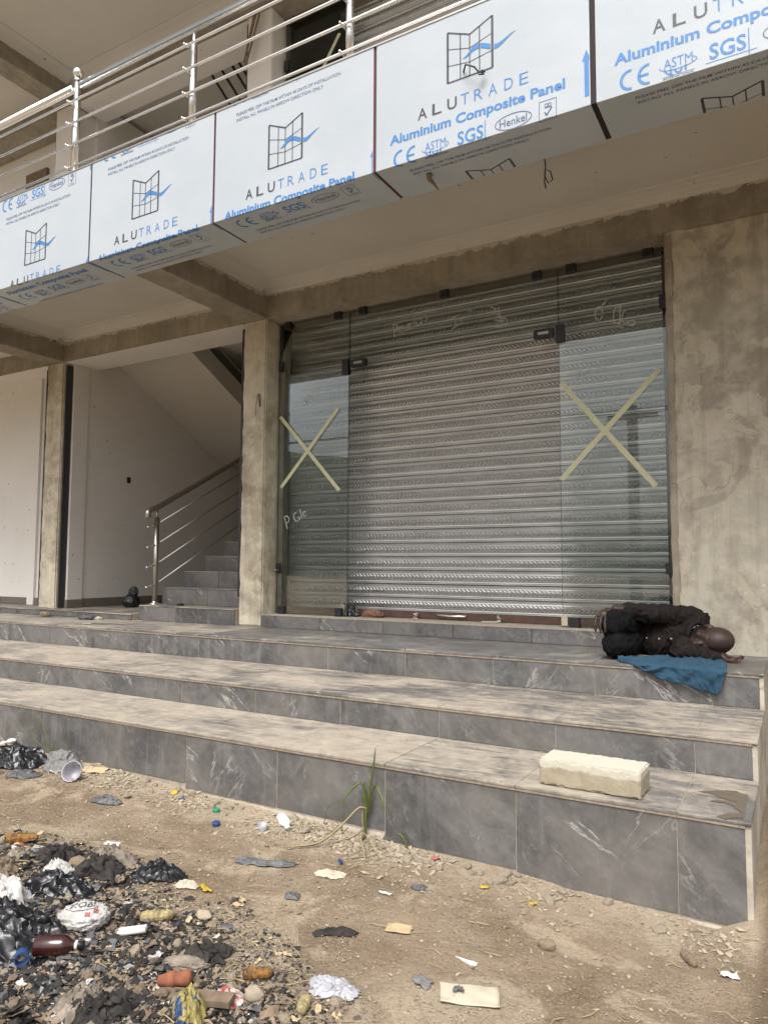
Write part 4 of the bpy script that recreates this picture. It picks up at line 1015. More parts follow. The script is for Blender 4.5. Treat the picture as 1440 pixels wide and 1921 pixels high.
for k, (x, lab, L_) in enumerate(((-3.46, 'sparse grass weed with bent stalks behind the litter by the dusty riser', [[(0, 0, 0), (-.05, 0, .10), (-.10, 0, .18), (-.19, 0, .155), (-.31, 0, .085)], [(0, 0, 0), (-.03, 0, .09), (-.085, 0, .17)], [(0, .0, 0), (-.12, -.01, .05), (-.16, -.01, .11), (-.09, -.01, .13)], [(.02, 0, 0), (.05, 0, .06), (.06, -.01, .09)]]), (-3.30, 'single upright thin weed stalk against the grey riser', [[(0, 0, 0), (.006, 0, .07), (.011, 0, .15)], [(.01, 0, 0), (.02, 0, .05), (.015, 0, .10)]]))):
    z0 = -.225; e = empty('grass_weed', (x, -.03, z0)); tag(e, lab, 'plant')
    for q in L_: leaf([(x, -.03, gz(x, 0))]+[(x+a, -.03+b_-.01, z0+c) for a, b_, c in q], .0035, .0022, par=e)

# ------------------------------------------------------------------ litter
def put(o, label, cat_, group=None): tag(o, label, cat_, group); return o
def lump(name, x, y, s, mat, seed=1, amp=.35, freq=2.2, sub=5, rz=0, sink=.25, ridge=True, z=None):
    """crumpled bag / rag / clod: ridged noise on a sphere, settled on the ground"""
    v, f = ICO[sub]; V = []; z0 = gh(x, y) if z is None else z
    for p in v:
        q = Vector(p); k = ((1-2.4*abs(nz(q, freq, seed)))+.62*(1-2.4*abs(nz(q, freq*2.3, seed+2)))+.36*(1-2.4*abs(nz(q, freq*5.1, seed+4)))+.16*(1-2.4*abs(nz(q, freq*10, seed+6))))*amp*.62 if ridge else fbm(q, freq, seed, 5)*amp
        q = q*(1+k); zz = q.z*s[2]
        X, Y = q.x*s[0], q.y*s[1]
        V.append((X*cos(rz)-Y*sin(rz), X*sin(rz)+Y*cos(rz), max(zz+s[2]*(1-sink), -.004)))
    return ob(name, me_(V, f, ridge is not None and sub >= 3), mat, None, (x, y, z0))
def sheet(name, x, y, w_, h_, mat, seed=1, amp=.012, rz=0, n=14, ragged=.12, freq=3.0, z=None, tent=0.0, thick=.0015, tilt=0):
    V = []; F = []; z0 = (gh(x, y) if z is None else z)+.004
    for i in range(n+1):
        for j in range(n+1):
            u, v = i/n-.5, j/n-.5; e = 1+ragged*nz((math.atan2(v, u)*1.6, seed, 0), 1.3, seed)*2
            X, Y = u*w_*e, v*h_*e
            zz = amp*(.6+fbm((u*freq, v*freq, seed), 1.0, seed, 3))+tent*max(0, 1-2.2*math.hypot(u, v))+tilt*(u+.5)
            xx, yy = X*cos(rz)-Y*sin(rz), X*sin(rz)+Y*cos(rz)
            V.append((xx, yy, max(max(zz, 0)+(gz(x+xx, y+yy)-gz(x, y)), gh(x+xx, y+yy)-z0+.004) if z is None else max(zz, 0)))
    for i in range(n):
        for j in range(n): q = i*(n+1)+j; F.append((q, q+1, q+n+2, q+n+1))
    o = ob(name, me_(V, F, True), mat, None, (x, y, z0)); s_ = o.modifiers.new('t', 'SOLIDIFY'); s_.thickness = thick; s_.offset = 1
    return o
def crumple(name, x, y, w_, h_, mat, seed=1, H=.05, rz=0, n=64, z=None, tear=.22, fine=1.0, thick=.0012):
    """thin crumpled film: a torn sheet pushed up into a heap of sharp folds"""
    V = []; F = []; z0 = (gh(x, y) if z is None else z)
    def rid(a, b, f, sd): return 1-2.2*abs(nz((a*f, b*f, sd*1.7), 1, sd))
    for i in range(n+1):
        for j in range(n+1):
            u, v = 2*i/n-1, 2*j/n-1; m_ = max(abs(u), abs(v)); e = math.hypot(u, v)
            if e > 1e-6: k = m_/e*.6+.4; u, v = u*k, v*k
            an = math.atan2(v, u); out = 1+tear*nz((cos(an)*1.8, sin(an)*1.8, seed), 1, seed)+tear*.5*nz((cos(an)*6, sin(an)*6, seed), 1, seed+1)
            rr = min(1, math.hypot(u, v)); dome = max(0, 1-rr**2.6)
            f = .55*rid(u, v, 1.6, seed)+.45*rid(u+.3, v, 3.3, seed+2)+.30*rid(u, v+.2, 7, seed+4)*fine+.14*rid(u, v, 14, seed+6)*fine
            zz = H*.62*(dome*.8+.10)*(.55+.60*f)
            X = u*w_/2*out+.16*w_*nz((u*2.6, v*2.6, 1), 1, seed+8)*dome+.05*w_*nz((u*7, v*7, 4), 1, seed+5); Y = v*h_/2*out+.16*h_*nz((u*2.6, v*2.6, 5), 1, seed+9)*dome+.05*h_*nz((u*7, v*7, 8), 1, seed+3)
            xx, yy = X*cos(rz)-Y*sin(rz), X*sin(rz)+Y*cos(rz)
            base = (gh(x+xx, y+yy)-z0) if z is None else 0
            V.append((xx, yy, max(zz, 0)+base+.003))
    for i in range(n):
        for j in range(n): q = i*(n+1)+j; F.append((q, q+1, q+n+2, q+n+1))
    m = me_(V, F, True); m.set_sharp_from_angle(angle=R(50))
    o = ob(name, m, mat, None, (x, y, z0)); s_ = o.modifiers.new('t', 'SOLIDIFY'); s_.thickness = thick; s_.offset = 1
    return o
def cob(x, y, L, r, mat, rz, lab, seed=0):
    V = []; F = []; n, m_ = 28, 40
    for i in range(m_+1):
        t = i/m_; rr = r*(max(0, 1-(2*t-1)**6)**.5)*(1-.25*t)
        for j in range(n):
            a = 2*pi*j/n; k = 1+.20*(abs(sin(a*6))-.5)+.16*(abs(sin(t*L/.008*pi/2))-.5)+.18*nz((cos(a)*2, sin(a)*2, t*5), 1, seed)
            V.append((L*(t-.5), rr*k*cos(a), rr*k*sin(a)))
    for i in range(m_):
        for j in range(n): F.append((i*n+j, i*n+(j+1) % n, (i+1)*n+(j+1) % n, (i+1)*n+j))
    return put(ob('corn_cob', me_(V, F, True), mat, None, (x, y, gh(x, y)+r*.8), (0, 0, rz)), lab, 'corn cob')
def cap(x, y, r, h, mat, lab, tilt=0):
    b = MB(); n = 28; pr = [(0, h), (r*.9, h), (r, h*.85), (r, 0), (r*.88, 0), (r*.88, h*.8), (0, h*.8)]
    b.lathe(pr, n)
    return put(b.build('bottle_cap', mat, None, False, (x, y, gz(x, y)+.006), (tilt, tilt*.5, 0)), lab, 'bottle cap')
# by the left end of the steps
put(crumple('plastic_bag', -3.48, -.21, .34, .24, M['bag'], 3, .15, .1), 'crumpled black plastic bag against the bottom riser, far left', 'plastic bag')
put(crumple('plastic_scrap', -3.27, -.33, .19, .14, M['greyp'], 5, .03, .3, 40), 'dusty grey-black plastic sheet beside the far-left black bag', 'plastic scrap')
put(crumple('plastic_scrap', -3.50, -.40, .24, .09, M['greyp'], 7, .03, .1, 40), 'grey flattened plastic strip in front of the far-left black bag', 'plastic scrap')
put(crumple('grey_cloth', -3.22, -.12, .27, .18, M['greyc'], 8, .15, -.2, 40, fine=.3), 'stiff grey cloth standing up like a tent by the riser', 'cloth')
put(sheet('paper_scrap', -3.86, -.07, .12, .08, M['white'], 9, .02, .8, tilt=.03), 'white paper sticking out behind the far-left black bag', 'paper')
put(sheet('paper_scrap', -3.17, -.19, .07, .05, M['white'], 10, .012, .2), 'small white scrap between the grey cloth and clear cup', 'paper')
put(sheet('cardboard_scrap', -3.02, -.08, .16, .09, M['tanp'], 11, .012, .3, ragged=.05), 'tan cardboard piece beside the grey cloth and clear cup', 'cardboard')
b = MB(); n = 30
for i, (r_, z_) in enumerate(((.036, 0), (.038, .004), (.050, .05), (.052, .052), (.049, .05), (.036, .006))):
    pass
V = []; F = []; pr = [(.0, .0), (.034, 0), (.040, .02), (.047, .05), (.050, .062), (.053, .064)]
for (r_, z_) in pr:
    for j in range(n): k = 1+(.05 if j % 2 else 0)*(r_ > .035); V.append((r_*k*cos(2*pi*j/n), r_*k*sin(2*pi*j/n), z_))
for i in range(len(pr)-1):
    for j in range(n): F.append((i*n+j, i*n+(j+1) % n, (i+1)*n+(j+1) % n, (i+1)*n+j))
cupm = me_(V, F, True)
o = ob('plastic_cup', cupm, M['clearp'], None, (-2.99, -.21, gz(-2.99, -.21)+.028), (R(62), R(15), R(20))); o.modifiers.new('t', 'SOLIDIFY').thickness = .0012
put(o, 'crushed clear ribbed plastic cup in front of the grey cloth', 'plastic cup')
put(crumple('plastic_scrap', -2.56, -.36, .15, .08, M['greyp'], 14, .05, .4, 40), 'dark dusty plastic lump on bare soil near the tiled riser', 'plastic scrap')
cap(-2.372, -.10, .017, .014, M['yellow'], 'yellow bottle cap at the foot of the riser', .3)
put(sheet('plastic_scrap', -2.27, -.15, .035, .018, M['blue'], 15, .006, .3, 6), 'thin blue plastic sliver beside the yellow bottle cap', 'plastic scrap')
cap(-2.033, -.16, .017, .013, M['green'], 'green bottle cap lying on the sandy soil', .1)
cap(-1.912, -.29, .018, .014, M['blue'], 'blue bottle cap lying on the sandy soil', .1)
b = MB().lathe([(.0, 0), (.015, 0), (.019, .028), (.0205, .028), (.017, -.001)], 18); put(b.build('plastic_cup', M['clearp'], None, True, (-1.705, -.213, gz(-1.705, -.213)+.005), (.2, .1, 0)), 'tiny clear plastic measuring cup left of the white bottle', 'plastic cup')
bt = empty('plastic_bottle', (-1.667, -.10, gz(-1.667, -.10))); put(bt, 'squashed white plastic bottle lying at the foot of the riser', 'bottle')
def lying(mb, c, ang, flat=1.0):
    d = Vector((cos(ang), sin(ang), 0)); s = Vector((-sin(ang), cos(ang), 0))
    mb.v = [tuple(Vector(c)+d*p[2]+s*p[0]+Vector((0, 0, p[1]*flat))) for p in mb.v]; return mb
c0 = (-1.72, -.06, gz(-1.7, -.08)+.018); A0 = R(-42)
lying(MB().lathe([(0, 0), (.024, .0), (.028, .008), (.026, .04), (.028, .08), (.027, .10), (.012, .125), (.011, .135)], 18), c0, A0, .62).build('body', M['white'], bt, True)
lying(MB().lathe([(.013, .133), (.0135, .152), (0, .153)], 14), c0, A0, .8).build('cap', M['white'], bt, True)
# middle ground
put(sheet('chip', -2.055, -.738, .055, .032, M['white'], 16, .004, .5, 6, .15, thick=.008), 'flat white ceramic chip on the brown soil', 'chip')
put(crumple('plastic_scrap', -1.474, -.485, .26, .06, M['greyp'], 17, .03, .42, 44), 'long grey plastic strip lying on the bare ground', 'plastic scrap')
put(crumple('plastic_bag', -1.65, -.865, .20, .09, M['bag'], 18, .09, .75), 'twisted black plastic bag on open soil beside the ash heap', 'plastic bag')
put(lump('charred_log', -1.71, -.84, (.04, .018, .03), M['wood'], 19, .2, rz=.3), 'small charred stub resting on the twisted black bag', 'wood')
put(crumple('plastic_scrap', -1.535, -.845, .085, .05, M['paper'], 20, .03, .5, 30), 'crumpled off-white scrap right of the twisted black bag', 'plastic scrap')
put(sheet('plastic_scrap', -1.48, -.81, .06, .028, M['yellow'], 21, .008, -.4, 8, .3), 'small yellow peel scrap right of the twisted black bag', 'plastic scrap')
cob(-2.31, -.98, .14, .020, M['kernel'], .75, 'burnt orange corn cob at the left edge of the picture', 1)
# rubbish heap
put(lump('pot_shard', -1.945, -.985, (.040, .026, .020), M['stoneb'], 22, .15, ridge=False), 'rounded brown pot shard at the top of the ash heap', 'pot')
put(crumple('plastic_bag', -1.90, -1.30, .17, .13, M['whitef'], 23, .11, .2, fine=.6), 'puffy white plastic bag at the left edge of the ash heap', 'plastic bag')
put(crumple('tissue', -1.865, -1.125, .10, .07, M['whitef'], 24, .06, .3, 40, z=gz(-1.865, -1.125)+.035), 'crumpled white tissue lying on a black bag', 'tissue')
put(crumple('plastic_bag', -1.82, -1.16, .25, .13, M['bag'], 25, .09, .55), 'black plastic bag under the white tissue in the ash heap', 'plastic bag')
put(crumple('plastic_bag', -1.70, -1.42, .34, .22, M['bag'], 26, .13, .5, 76), 'large shiny black plastic bag at the left edge of the ash heap', 'plastic bag')
# printed bag
pb = put(lump('printed_bag', -1.585, -1.235, (.070, .055, .036), M['whitef'], 27, .17, rz=.5), 'white plastic bag printed with black letters and pink squares', 'plastic bag')
def onlump(verts, faces, nm, mat):
    # drape a flat print on the camera-facing side of the bag by casting it straight down its own surface
    bpy.context.view_layer.update(); V = []
    from mathutils.bvhtree import BVHTree
    dp = bpy.context.evaluated_depsgraph_get(); dp.update(); bv = BVHTree.FromObject(pb, dp)
    dr = Vector((-.55, .45, -.70)).normalized(); ex = Vector((.78, .62, 0)).normalized(); ey = ex.cross(dr).normalized()*-1; ey = ey if ey.z > 0 else -ey
    for a, c in verts:
        q = Vector((0, 0, .045))+ex*a+ey*c-dr*.3; hit = bv.ray_cast(q, dr)
        V.append(hit[0]-dr*.0016 if hit[0] else q+dr*.3)
    ob(nm, me_(V, faces), mat, pb, WL[pb.name])
v, f = fit('MOBI', -.045, .030, .0, .022, .012); onlump(v, f, 'lettering', M['p_grey'])
v, f = cat(ring2(-.008, .011, .052, .024, .0022, 20, 160, 16), ring2(-.008, .011, .052, .024, .0022, 200, 340, 16)); onlump(v, f, 'emblem', M['p_grey'])
for k, (a, c) in enumerate(((.030, -.022), (.006, -.034))):
    v = [(a+i*.005, c+j*.005) for i in range(4) for j in range(4)]; f = [(i*4+j, i*4+j+1, i*4+j+5, i*4+j+4) for i in range(3) for j in range(3)]; onlump(v, f, 'pink_square', M['red'])
cob(-1.44, -1.07, .108, .019, M['kernely'], .75, 'pale stripped corn cob lying above the white rolls', 2)
rl = empty('paper_rolls', (-1.40, -1.172, gz(-1.4, -1.17))); put(rl, 'pair of white rolled tubes lying on the ash heap', 'roll')
for k in (0, 1):
    a = Vector((-1.452+.012*k, -1.212-.016*k, gz(-1.45, -1.2)+.022)); d_ = Vector((.068, .050, .007)); t_ = MB().tube([a, a+d_], .0078, 14, False); oo = t_.build('tube', M['white'], rl, True); oo.modifiers.new('t', 'SOLIDIFY').thickness = .0015
bb = empty('brown_bottle', (-1.507, -1.38, gz(-1.5, -1.38))); put(bb, 'dark brown glass bottle lying in the ash heap', 'bottle')
c0 = (-1.56, -1.42, gz(-1.53, -1.40)+.034); A0 = R(33); K = .76
for nm_, pr_, mt_ in (('body', [(0, 0), (.034, .0), (.038, .006), (.038, .105), (.034, .12), (.018, .138), (.014, .150), (.014, .152)], 'brownglass'), ('neck_ring', [(.0155, .150), (.0165, .156), (.0155, .160)], 'white'), ('cap', [(.0145, .160), (.015, .182), (0, .183)], 'black')):
    lying(MB().lathe([(r_*K, z_*K) for r_, z_ in pr_], 24), c0, A0).build(nm_, M[mt_], bb, True)
b = MB().lathe([(.019, 0), (.020, .03), (.0165, .03), (.0165, .004), (.019, 0)], 20); lying(b, (-1.56, -1.462, gz(-1.55, -1.46)+.03), R(-35)).build('bottle_cap', M['blue'])
put(bpy.data.objects['bottle_cap.003'], 'dark blue open-ended bottle cap below the brown bottle', 'bottle cap')
tc = empty('clay_spout', (-1.134, -1.27, gz(-1.13, -1.27))); put(tc, 'orange clay stub of stacked rings in the ash heap', 'clay piece')
lying(MB().lathe([(0, 0), (.012, .0), (.016, .022), (.019, .024), (.022, .045), (.018, .047), (.020, .066), (.022, .085), (.013, .092), (0, .093)], 18), (-1.18, -1.305, gz(-1.15, -1.28)+.026), R(38)).build('body', M['terra'], tc, True)
put(lump('cloth_roll', -1.19, -1.19, (.060, .020, .018), M['ash'], 28, .22, rz=.35), 'grey-brown rolled cloth behind the orange clay stub', 'cloth')
cob(-.985, -1.11, .088, .0165, M['kernel'], .60, 'orange corn cob in the middle of the ash heap', 3)
cob(-.80, -1.14, .065, .017, M['kernely'], -1.2, 'short pale corn cob at the right end of the ash heap', 4)
put(crumple('wrapper', -.985, -1.225, .09, .06, M['redw'], 29, .05, .4, 40), 'crumpled red and white wrapper in the ash heap', 'wrapper')
put(crumple('wrapper', -1.03, -1.335, .15, .09, M['bluey'], 30, .07, -.8, 44), 'blue and yellow wrapper at the bottom edge of the picture', 'wrapper')
put(lump('stone', -.935, -1.185, (.030, .024, .022), M['stone'], 34, .3, 1.6, 3, ridge=False), 'wedge-shaped pale stone under the orange corn cob', 'stone')
pk = MB().box(-.11, .11, -.022, .022, 0, .016); put(pk.build('wood_plank', M['wood'], None, False, (-1.06, -1.285, gz(-1.06, -1.28)+.006), (.05, -.04, R(18))), 'short weathered board half buried at the bottom of the ash heap', 'plank')
put(crumple('plastic_scrap', -.775, -1.03, .15, .09, M['clearp'], 35, .04, .2, 40), 'torn clear plastic at the right end of the ash heap', 'plastic scrap')
put(lump('stone', -1.346, -.955, (.030, .022, .016), M['stone'], 36, .25, 1.8, 3, ridge=False), 'round whitish stone at the upper rim of the ash heap', 'stone')
# right foreground
put(sheet('paper_sheet', -.44, -.843, .165, .095, M['paper'], 37, .006, R(25), 12, .02, 1.6), 'flat cream paper sheet lying on the ground, bottom right of the ash heap', 'paper')
put(sheet('leaf_scrap', -.47, -.85, .03, .02, M['greyp'], 38, .01, .3, 6, .3, z=gz(-.47, -.85)+.012), 'small dark scrap lying on the cream paper sheet', 'scrap')
pts_ = [(-.036, 0), (.032, -.020), (.036, .004)]; b = MB(); b.prism(pts_, 'z', 0, .003); put(b.build('paper_scrap', M['white'], None, False, (-.519, -.682, gz(-.519, -.682)+.008), (.15, .1, R(5))), 'pointed white paper triangle on the ground', 'paper')
put(sheet('cardboard_scrap', -.787, -.623, .085, .055, M['tanp'], 40, .004, .35, 8, .08), 'small tan cardboard rectangle on the ground', 'cardboard')
put(crumple('charred_scrap', -.944, -.778, .15, .04, M['char'], 41, .03, .45, 40), 'thin black charred strip right of the ash heap', 'charred scrap')
put(crumple('plastic_scrap', -1.205, -.655, .06, .045, M['greyp'], 42, .02, .4, 24), 'small dark grey plastic scrap left of the tan cardboard', 'plastic scrap')
put(crumple('plastic_scrap', -.864, -.325, .06, .045, M['greyp'], 43, .02, .3, 24), 'small dark grey plastic scrap near the middle of the riser', 'plastic scrap')
put(crumple('paper_scrap', -1.20, -.42, .12, .07, M['paper'], 44, .025, .4, 36), 'crumpled brownish paper left of the grass plant', 'paper')
put(sheet('paper_scrap', -.944, -.445, .05, .014, M['white'], 45, .004, -.1, 6, .1), 'narrow white paper strip on the bare soil', 'paper')
put(sheet('plastic_scrap', -.664, -.175, .03, .022, M['yellow'], 46, .006, .3, 6, .3), 'bright yellow scrap among the pebbles below the riser', 'plastic scrap')
put(sheet('plastic_scrap', -.458, -.22, .03, .022, M['yellow'], 47, .008, .9, 6, .3), 'yellow flower-like scrap right of the yellow pebble-side scrap', 'plastic scrap')
put(sheet('plastic_scrap', -.93, -.05, .03, .02, M['red'], 48, .008, .9, 6, .3), 'tiny red scrap right of the grass plant', 'plastic scrap')
put(lump('stone', -.337, -.455, (.03, .022, .016), M['stoneb'], 49, .25, 1.8, 3, ridge=False), 'single brown stone on the sandy ground, right foreground', 'stone')
cob(.068, -.292, .075, .015, M['wood'], -.9, 'dry brown corn cob at the right of the foreground', 5)
put(sheet('plastic_scrap', .185, -.325, .045, .03, M['white'], 51, .01, .2, 6, .3), 'small white scrap at the bottom right corner', 'plastic scrap')
put(sheet('plastic_scrap', -.581, -.854, .06, .04, M['greyc'], 52, .008, -.3, 6, .2), 'small brownish-grey scrap left of the cream paper sheet', 'plastic scrap')
put(sheet('plastic_scrap', -1.235, -.30, .045, .014, M['blue'], 53, .008, -.8, 6, .2), 'blue and white strip below the grass plant', 'plastic scrap')
# on the steps and in the doorway
put(lump('plastic_scrap', -4.48, 1.35, (.07, .03, .02), M['paper'], 54, .35, z=ZT[1]+TT), 'crumpled pale scrap on the middle tread near the left', 'plastic scrap')
put(lump('rag', -5.56, 1.80, (.07, .035, .02), M['greyp'], 55, .4, z=LZ), 'dark scrap of plastic on the landing left of the stair', 'plastic scrap')
put(lump('paper_scrap', -5.45, 1.86, (.03, .02, .015), M['paper'], 56, .4, z=LZ), 'tiny pale scrap beside the dark scrap on the landing', 'paper')
put(sheet('paper_scrap', -5.12, 1.46, .09, .035, M['paper'], 57, .006, .1, 6, .2, z=LZ), 'flat pale scrap on the landing near its edge', 'paper')
put(lump('rag', -6.27, 1.86, (.05, .03, .025), M['stoneb'], 58, .4, z=LZ), 'brown lump on the landing in front of the left pillar', 'scrap')
tb = put(lump('rubbish_bag', -5.98, 2.70, (.085, .08, .075), M['bag'], 59, .16, z=.408, sink=.1), 'tied black rubbish bag on the stairwell floor', 'rubbish bag')
nk = lump('bag_neck', -5.98, 2.70, (.045, .03, .055), M['bag'], 60, .4, z=.40); nk.parent = tb; nk.location = Vector((.02, -.01, .125)); nk.rotation_euler = (0, .5, 0)
put(lump('plastic_scrap', -4.72, 2.20, (.03, .02, .012), M['char'], 61, .4, z=.49), 'black scrap on the first stair tread', 'plastic scrap')
sbg = put(crumple('plastic_bag', -2.91, 2.345, .24, .10, M['bag'], 62, .15, 0, z=.4525), 'black plastic bag stuffed behind the glass at the shutter foot', 'plastic bag')
lb = MB().box(-.022, .022, -.002, .002, -.038, .038).build('paper_label', M['white'], None, False, (-2.935, 2.29, .515), (0, R(15), 0)); put(lb, 'white paper label leaning on the black bag at the shutter foot', 'label')
put(lump('rag', -2.66, 2.34, (.075, .04, .03), M['rag'], 63, .45, z=.4525), 'crumpled brown rag at the foot of the roller shutter', 'rag')
lb = MB().box(-.022, .022, -.002, .002, -.035, .035).build('paper_label', M['paper'], None, False, (-1.035, 2.253, .50), (.05, 0, 0)); put(lb, 'small cream paper tag at the foot of the right glass pane', 'label')
for k, (x, sx) in enumerate(((-2.28, 1), (-1.56, -1))):
    b = MB(); rn = random.Random(k)
    pts_ = [Vector((x+rn.uniform(-.03, .03), 2.37+rn.uniform(-.03, .02), .50-.008*i+rn.uniform(-.006, .006))) for i in range(6)]+[Vector((x+sx*.03*i-.02*k, 2.33-.02*i, .460)) for i in range(3+k)]
    pts_ = [Vector((a.x, a.y, max(.459, a.z))) for a in pts_]
    put(b.tube(pts_, .008, 7).build('rope_knot', M['rope'], None, True), ('knotted pale rope at the shutter foot, left of the handle', 'knotted pale rope at the shutter foot, right of the handle')[k], 'rope')

# ------------------------------------------------------------------ stones along the foot of the steps, gravel, burnt debris
rn = random.Random(11)
def stone_mesh(seed, sub=2):
    v, f = ICO[sub]; r_ = random.Random(seed); a = (r_.uniform(.8, 1.3), r_.uniform(.7, 1.0), r_.uniform(.45, .75))
    V = []
    for p in v:
        q = Vector(p); k = 1+.35*nz(q, 1.3, seed)+.12*nz(q, 3.1, seed+1); q *= k
        V.append((q.x*a[0], q.y*a[1], q.z*a[2]))
    return me_(V, f)
SM = [stone_mesh(100+i) for i in range(8)]
for m in SM: m.materials.append(M['stone'])
spots = []
for k in range(70):
    x = rn.choice((rn.uniform(-2.75, -1.95), rn.uniform(-2.75, -1.95), rn.uniform(-1.7, -1.45), rn.uniform(-1.25, -.55), rn.uniform(-1.25, -.55), rn.uniform(-.6, .1)))
    y = -.03-abs(rn.gauss(0, .07)); spots.append((x, y, rn.uniform(.010, .026)))
for k, (x, y, s) in enumerate(spots):
    o = ob('stone', SM[k % 8], None, None, (x, y, gh(x, y)+s*.25), (rn.uniform(-.4, .4), rn.uniform(-.4, .4), rn.uniform(0, 6))); o.scale = (s, s, s)
    tag(o, 'pale rubble stone lying along the foot of the tiled bottom riser', 'stone', 'rubble stones along the riser')
HS = [stone_mesh(200+i) for i in range(8)]
for i, m in enumerate(HS): m.materials.append(M[('stone', 'stoneb', 'ash', 'stone')[i % 4]])
for k in range(70):
    t = rn.random(); x = -2.35+1.65*t+rn.uniform(-.1, .1); y = -1.0-.12*sin(t*3)-abs(rn.gauss(0, .22)); s = rn.uniform(.008, .025)
    o = ob('stone', HS[k % 8], None, None, (x, y, gh(x, y)+s*.25), (rn.uniform(-.6, .6), rn.uniform(-.6, .6), rn.uniform(0, 6))); o.scale = (s, s, s)
    tag(o, 'grey-brown rubble stone lying in the ash heap', 'stone', 'rubble stones in the ash heap')
def scatter(name, n, where, size, mat, label, cat_, flat=.6, seed=1, sub=1, jag=.4):
    r_ = random.Random(seed); V = []; F = []; base, bf = ICO[sub]
    if sub == 1: base, bf = BASE
    for i in range(n):
        x, y = where(r_); s = size(r_); a = r_.uniform(0, 6.28); sx, sy, sz = s*r_.uniform(.7, 1.5), s*r_.uniform(.6, 1.1), s*flat*r_.uniform(.5, 1.2)
        tl = r_.uniform(-.5, .5); z = gh(x, y)+sz*.3+r_.uniform(0, .003); k = len(V); ca, sa = cos(a), sin(a)
        for p in base:
            j = 1+r_.uniform(-jag, jag); X, Y, Z = p[0]*sx*j, p[1]*sy*j, p[2]*sz*j
            Z += X*tl; V.append((x+X*ca-Y*sa, y+X*sa+Y*ca, z+Z))
        F += [tuple(q+k for q in t) for t in bf]
    o = ob(name, me_(V, F), mat); tag(o, label, cat_, kind='stuff'); return o
oc = [(1, 0, 0), (-1, 0, 0), (0, 1, 0), (0, -1, 0), (0, 0, 1), (0, 0, -1)]
BASE = (oc, [(0, 2, 4), (2, 1, 4), (1, 3, 4), (3, 0, 4), (2, 0, 5), (1, 2, 5), (3, 1, 5), (0, 3, 5)])
def w_foot(r_):
    while True:
        x = r_.uniform(-3.4, .2); y = -.01-abs(r_.gauss(0, .12))
        if nz((x, y, 0), 2.5, 3)+.35 > r_.random()*.9: return x, y
def w_all(r_): return r_.uniform(-3.6, .35), r_.uniform(-1.6, -.02)
def w_heap(r_):
    while True:
        x = r_.gauss(-1.6, .55); y = r_.gauss(-1.38, .28)
        d = ((x+1.75)/1.05)**2+((y+1.62)/.72)**2
        if d+.9*nz((x, y, 0), 4, 5) < 1.0 and y > -2.0: return x, y
def w_rim(r_):
    while True:
        x = r_.uniform(-2.6, -.35); y = r_.uniform(-1.55, -.75)
        d = ((x+1.75)/1.05)**2+((y+1.62)/.72)**2
        if .5 < d+.5*nz((x, y, 0), 4, 5) < 1.45: return x, y
sz = lambda a, b_: (lambda r_: a+(b_-a)*r_.random()**2.5)
scatter('gravel', 5000, w_foot, sz(.002, .014), M['stone'], 'pale gravel and mortar crumbs along the foot of the steps', 'gravel', .6, 1)
scatter('gravel', 9000, w_all, sz(.0014, .007), M['stone'], 'fine pale grit scattered over the bare soil', 'gravel', .6, 2)
scatter('gravel', 3000, w_all, sz(.0016, .008), M['stoneb'], 'fine brown grit scattered over the bare soil', 'gravel', .6, 3)
scatter('heap_gravel', 8000, w_rim, sz(.002, .009), M['ash'], 'ash-grey pebbles round the rim of the burnt heap', 'gravel', .65, 4)
scatter('heap_gravel', 4500, w_heap, sz(.002, .012), M['ash'], 'pale ash crumbs within the burnt heap', 'gravel', .65, 14)
scatter('heap_gravel', 6500, w_heap, sz(.002, .014), M['stoneb'], 'brown pebbles and crumbs within the burnt heap', 'gravel', .6, 5)
scatter('charred_debris', 15000, w_heap, sz(.003, .017), M['char'], 'black charred flakes and crumbs covering the burnt heap', 'charred debris', .5, 6, 1, .7)
scatter('charred_debris', 2600, w_rim, sz(.002, .011), M['char'], 'black charred crumbs thinning out round the burnt heap', 'charred debris', .5, 7, 1, .7)
scatter('pale_scraps', 900, w_heap, sz(.004, .015), M['paper'], 'pale torn scraps and shards mixed into the burnt heap', 'scraps', .15, 8, 1, .7)
def shreds(name, n, where, size, mat, label, seed):
    r_ = random.Random(seed); V = []; F = []
    for i in range(n):
        x, y = where(r_); s = size(r_); a = r_.uniform(0, 6.28); asp = r_.uniform(.35, 1.0); ca, sa = cos(a), sin(a); k = len(V); tx, ty = r_.uniform(-.7, .7), r_.uniform(-.7, .7); z = gh(x, y)+.004+s*.25*abs(tx)
        for p in range(4):
            for q in range(4):
                u, v = (p/3-.5)*s*2*(1+r_.uniform(-.25, .25)), (q/3-.5)*s*2*asp*(1+r_.uniform(-.25, .25))
                V.append((x+u*ca-v*sa, y+u*sa+v*ca, z+u*tx*.5+v*ty*.5+r_.uniform(-.22, .22)*s))
        for p in range(3):
            for q in range(3): b_ = k+p*4+q; F.append((b_, b_+1, b_+5, b_+4))
    o = ob(name, me_(V, F), mat); tag(o, label, 'scraps', kind='stuff')
shreds('film_scraps', 420, w_heap, sz(.008, .030), M['greyp'], 'torn grey and black film shreds in the burnt heap', 21)
shreds('film_scraps', 300, w_heap, sz(.008, .034), M['bag'], 'torn black film shreds in the burnt heap', 22)
shreds('film_scraps', 170, w_heap, sz(.006, .020), M['whitef'], 'small dirty white film shreds in the burnt heap', 23)
shreds('fibre_scraps', 420, w_heap, sz(.008, .028), M['wood'], 'brown husk and fibre shreds in the burnt heap', 24)
shreds('fibre_scraps', 160, w_rim, sz(.006, .020), M['tanp'], 'tan husk and card shreds round the burnt heap', 25)
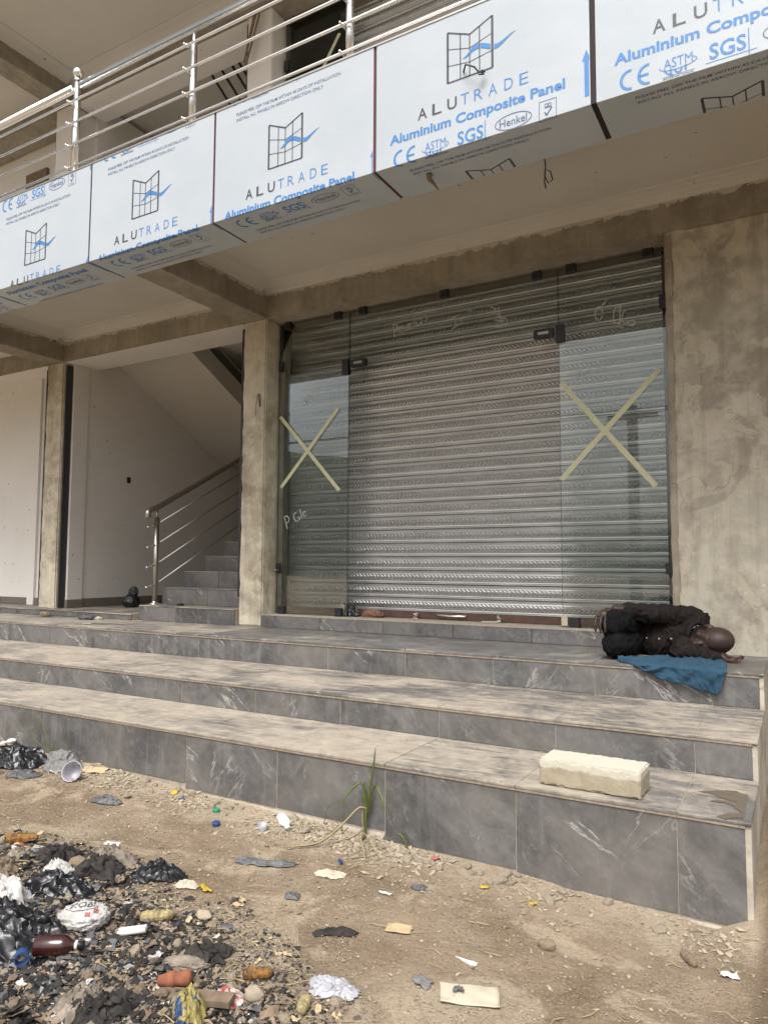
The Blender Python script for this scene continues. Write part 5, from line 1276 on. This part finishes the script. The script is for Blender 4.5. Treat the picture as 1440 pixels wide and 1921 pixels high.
shreds('fibre_scraps', 60, w_heap, sz(.005, .014), M['terra'], 'small reddish-orange crumbs in the burnt heap', 26)
r_ = random.Random(77); V = []; F = []
for i in range(1500):
    s_ = r_.random(); x = r_.uniform(-5.5, .2)
    if s_ < .55: y = YR[1]-abs(r_.gauss(0, .10))-.004 if r_.random() < .6 else r_.uniform(.0, .54); z = TT
    else: y = YR[2]-abs(r_.gauss(0, .12))-.004 if r_.random() < .6 else r_.uniform(.56, 1.29); z = ZT[1]+TT
    if not (0 < y < 1.3): continue
    q_ = .0012+.005*r_.random()**3; k = len(V); a_ = r_.uniform(0, 6.28)
    for p in oc:
        j_ = q_*(1+r_.uniform(-.4, .4)); V.append((x+p[0]*j_*1.3, y+p[1]*j_, z+max(0, q_*.4+p[2]*j_*.6)))
    F += [tuple(c_+k for c_ in t_) for t_ in BASE[1]]
tag(ob('step_grit', me_(V, F), M['stone']), 'sandy crumbs scattered over the lower treads', 'grit', kind='stuff')
b = MB(); r_ = random.Random(5)
for i in range(420):
    x, y = w_rim(r_) if r_.random() < .6 else w_all(r_); a = r_.uniform(0, 6.28); L = r_.uniform(.02, .07)
    z = gh(x, y)+.004; b.tube([(x, y, z), (x+L*.5*cos(a), y+L*.5*sin(a), z+r_.uniform(0, .008)), (x+L*cos(a+.2), y+L*sin(a+.2), gh(x, y)+.003)], r_.uniform(.0008, .0018), 4)
o = b.build('straw', M['dry'], fix=False); tag(o, 'dry straw and twigs scattered over soil and ash', 'straw', kind='stuff')
KEEP = [(-1.44, -1.07), (-1.134, -1.27), (-.985, -1.11), (-.80, -1.14), (-1.585, -1.235), (-1.5, -1.38), (-1.40, -1.17), (-1.03, -1.335), (-.985, -1.225), (-.935, -1.185), (-1.56, -1.46), (-1.06, -1.285), (-1.865, -1.125), (-1.9, -1.3)]
for k in range(22):
    while True:
        x, y = w_heap(rn); s = rn.uniform(.07, .15)
        if all(math.hypot(x-a, y-c) > s*.6+.07 for a, c in KEEP): break
    o = crumple('charred_clump', x, y, s*1.3, s, M[('char', 'char', 'ash', 'char', 'wood')[k % 5]], 300+k, s*.55, rn.uniform(0, 6), 44, tear=.5, fine=1.5)
    tag(o, 'fluffy burnt clump lying in the ash heap', 'charred clump', 'burnt clumps in the ash heap')
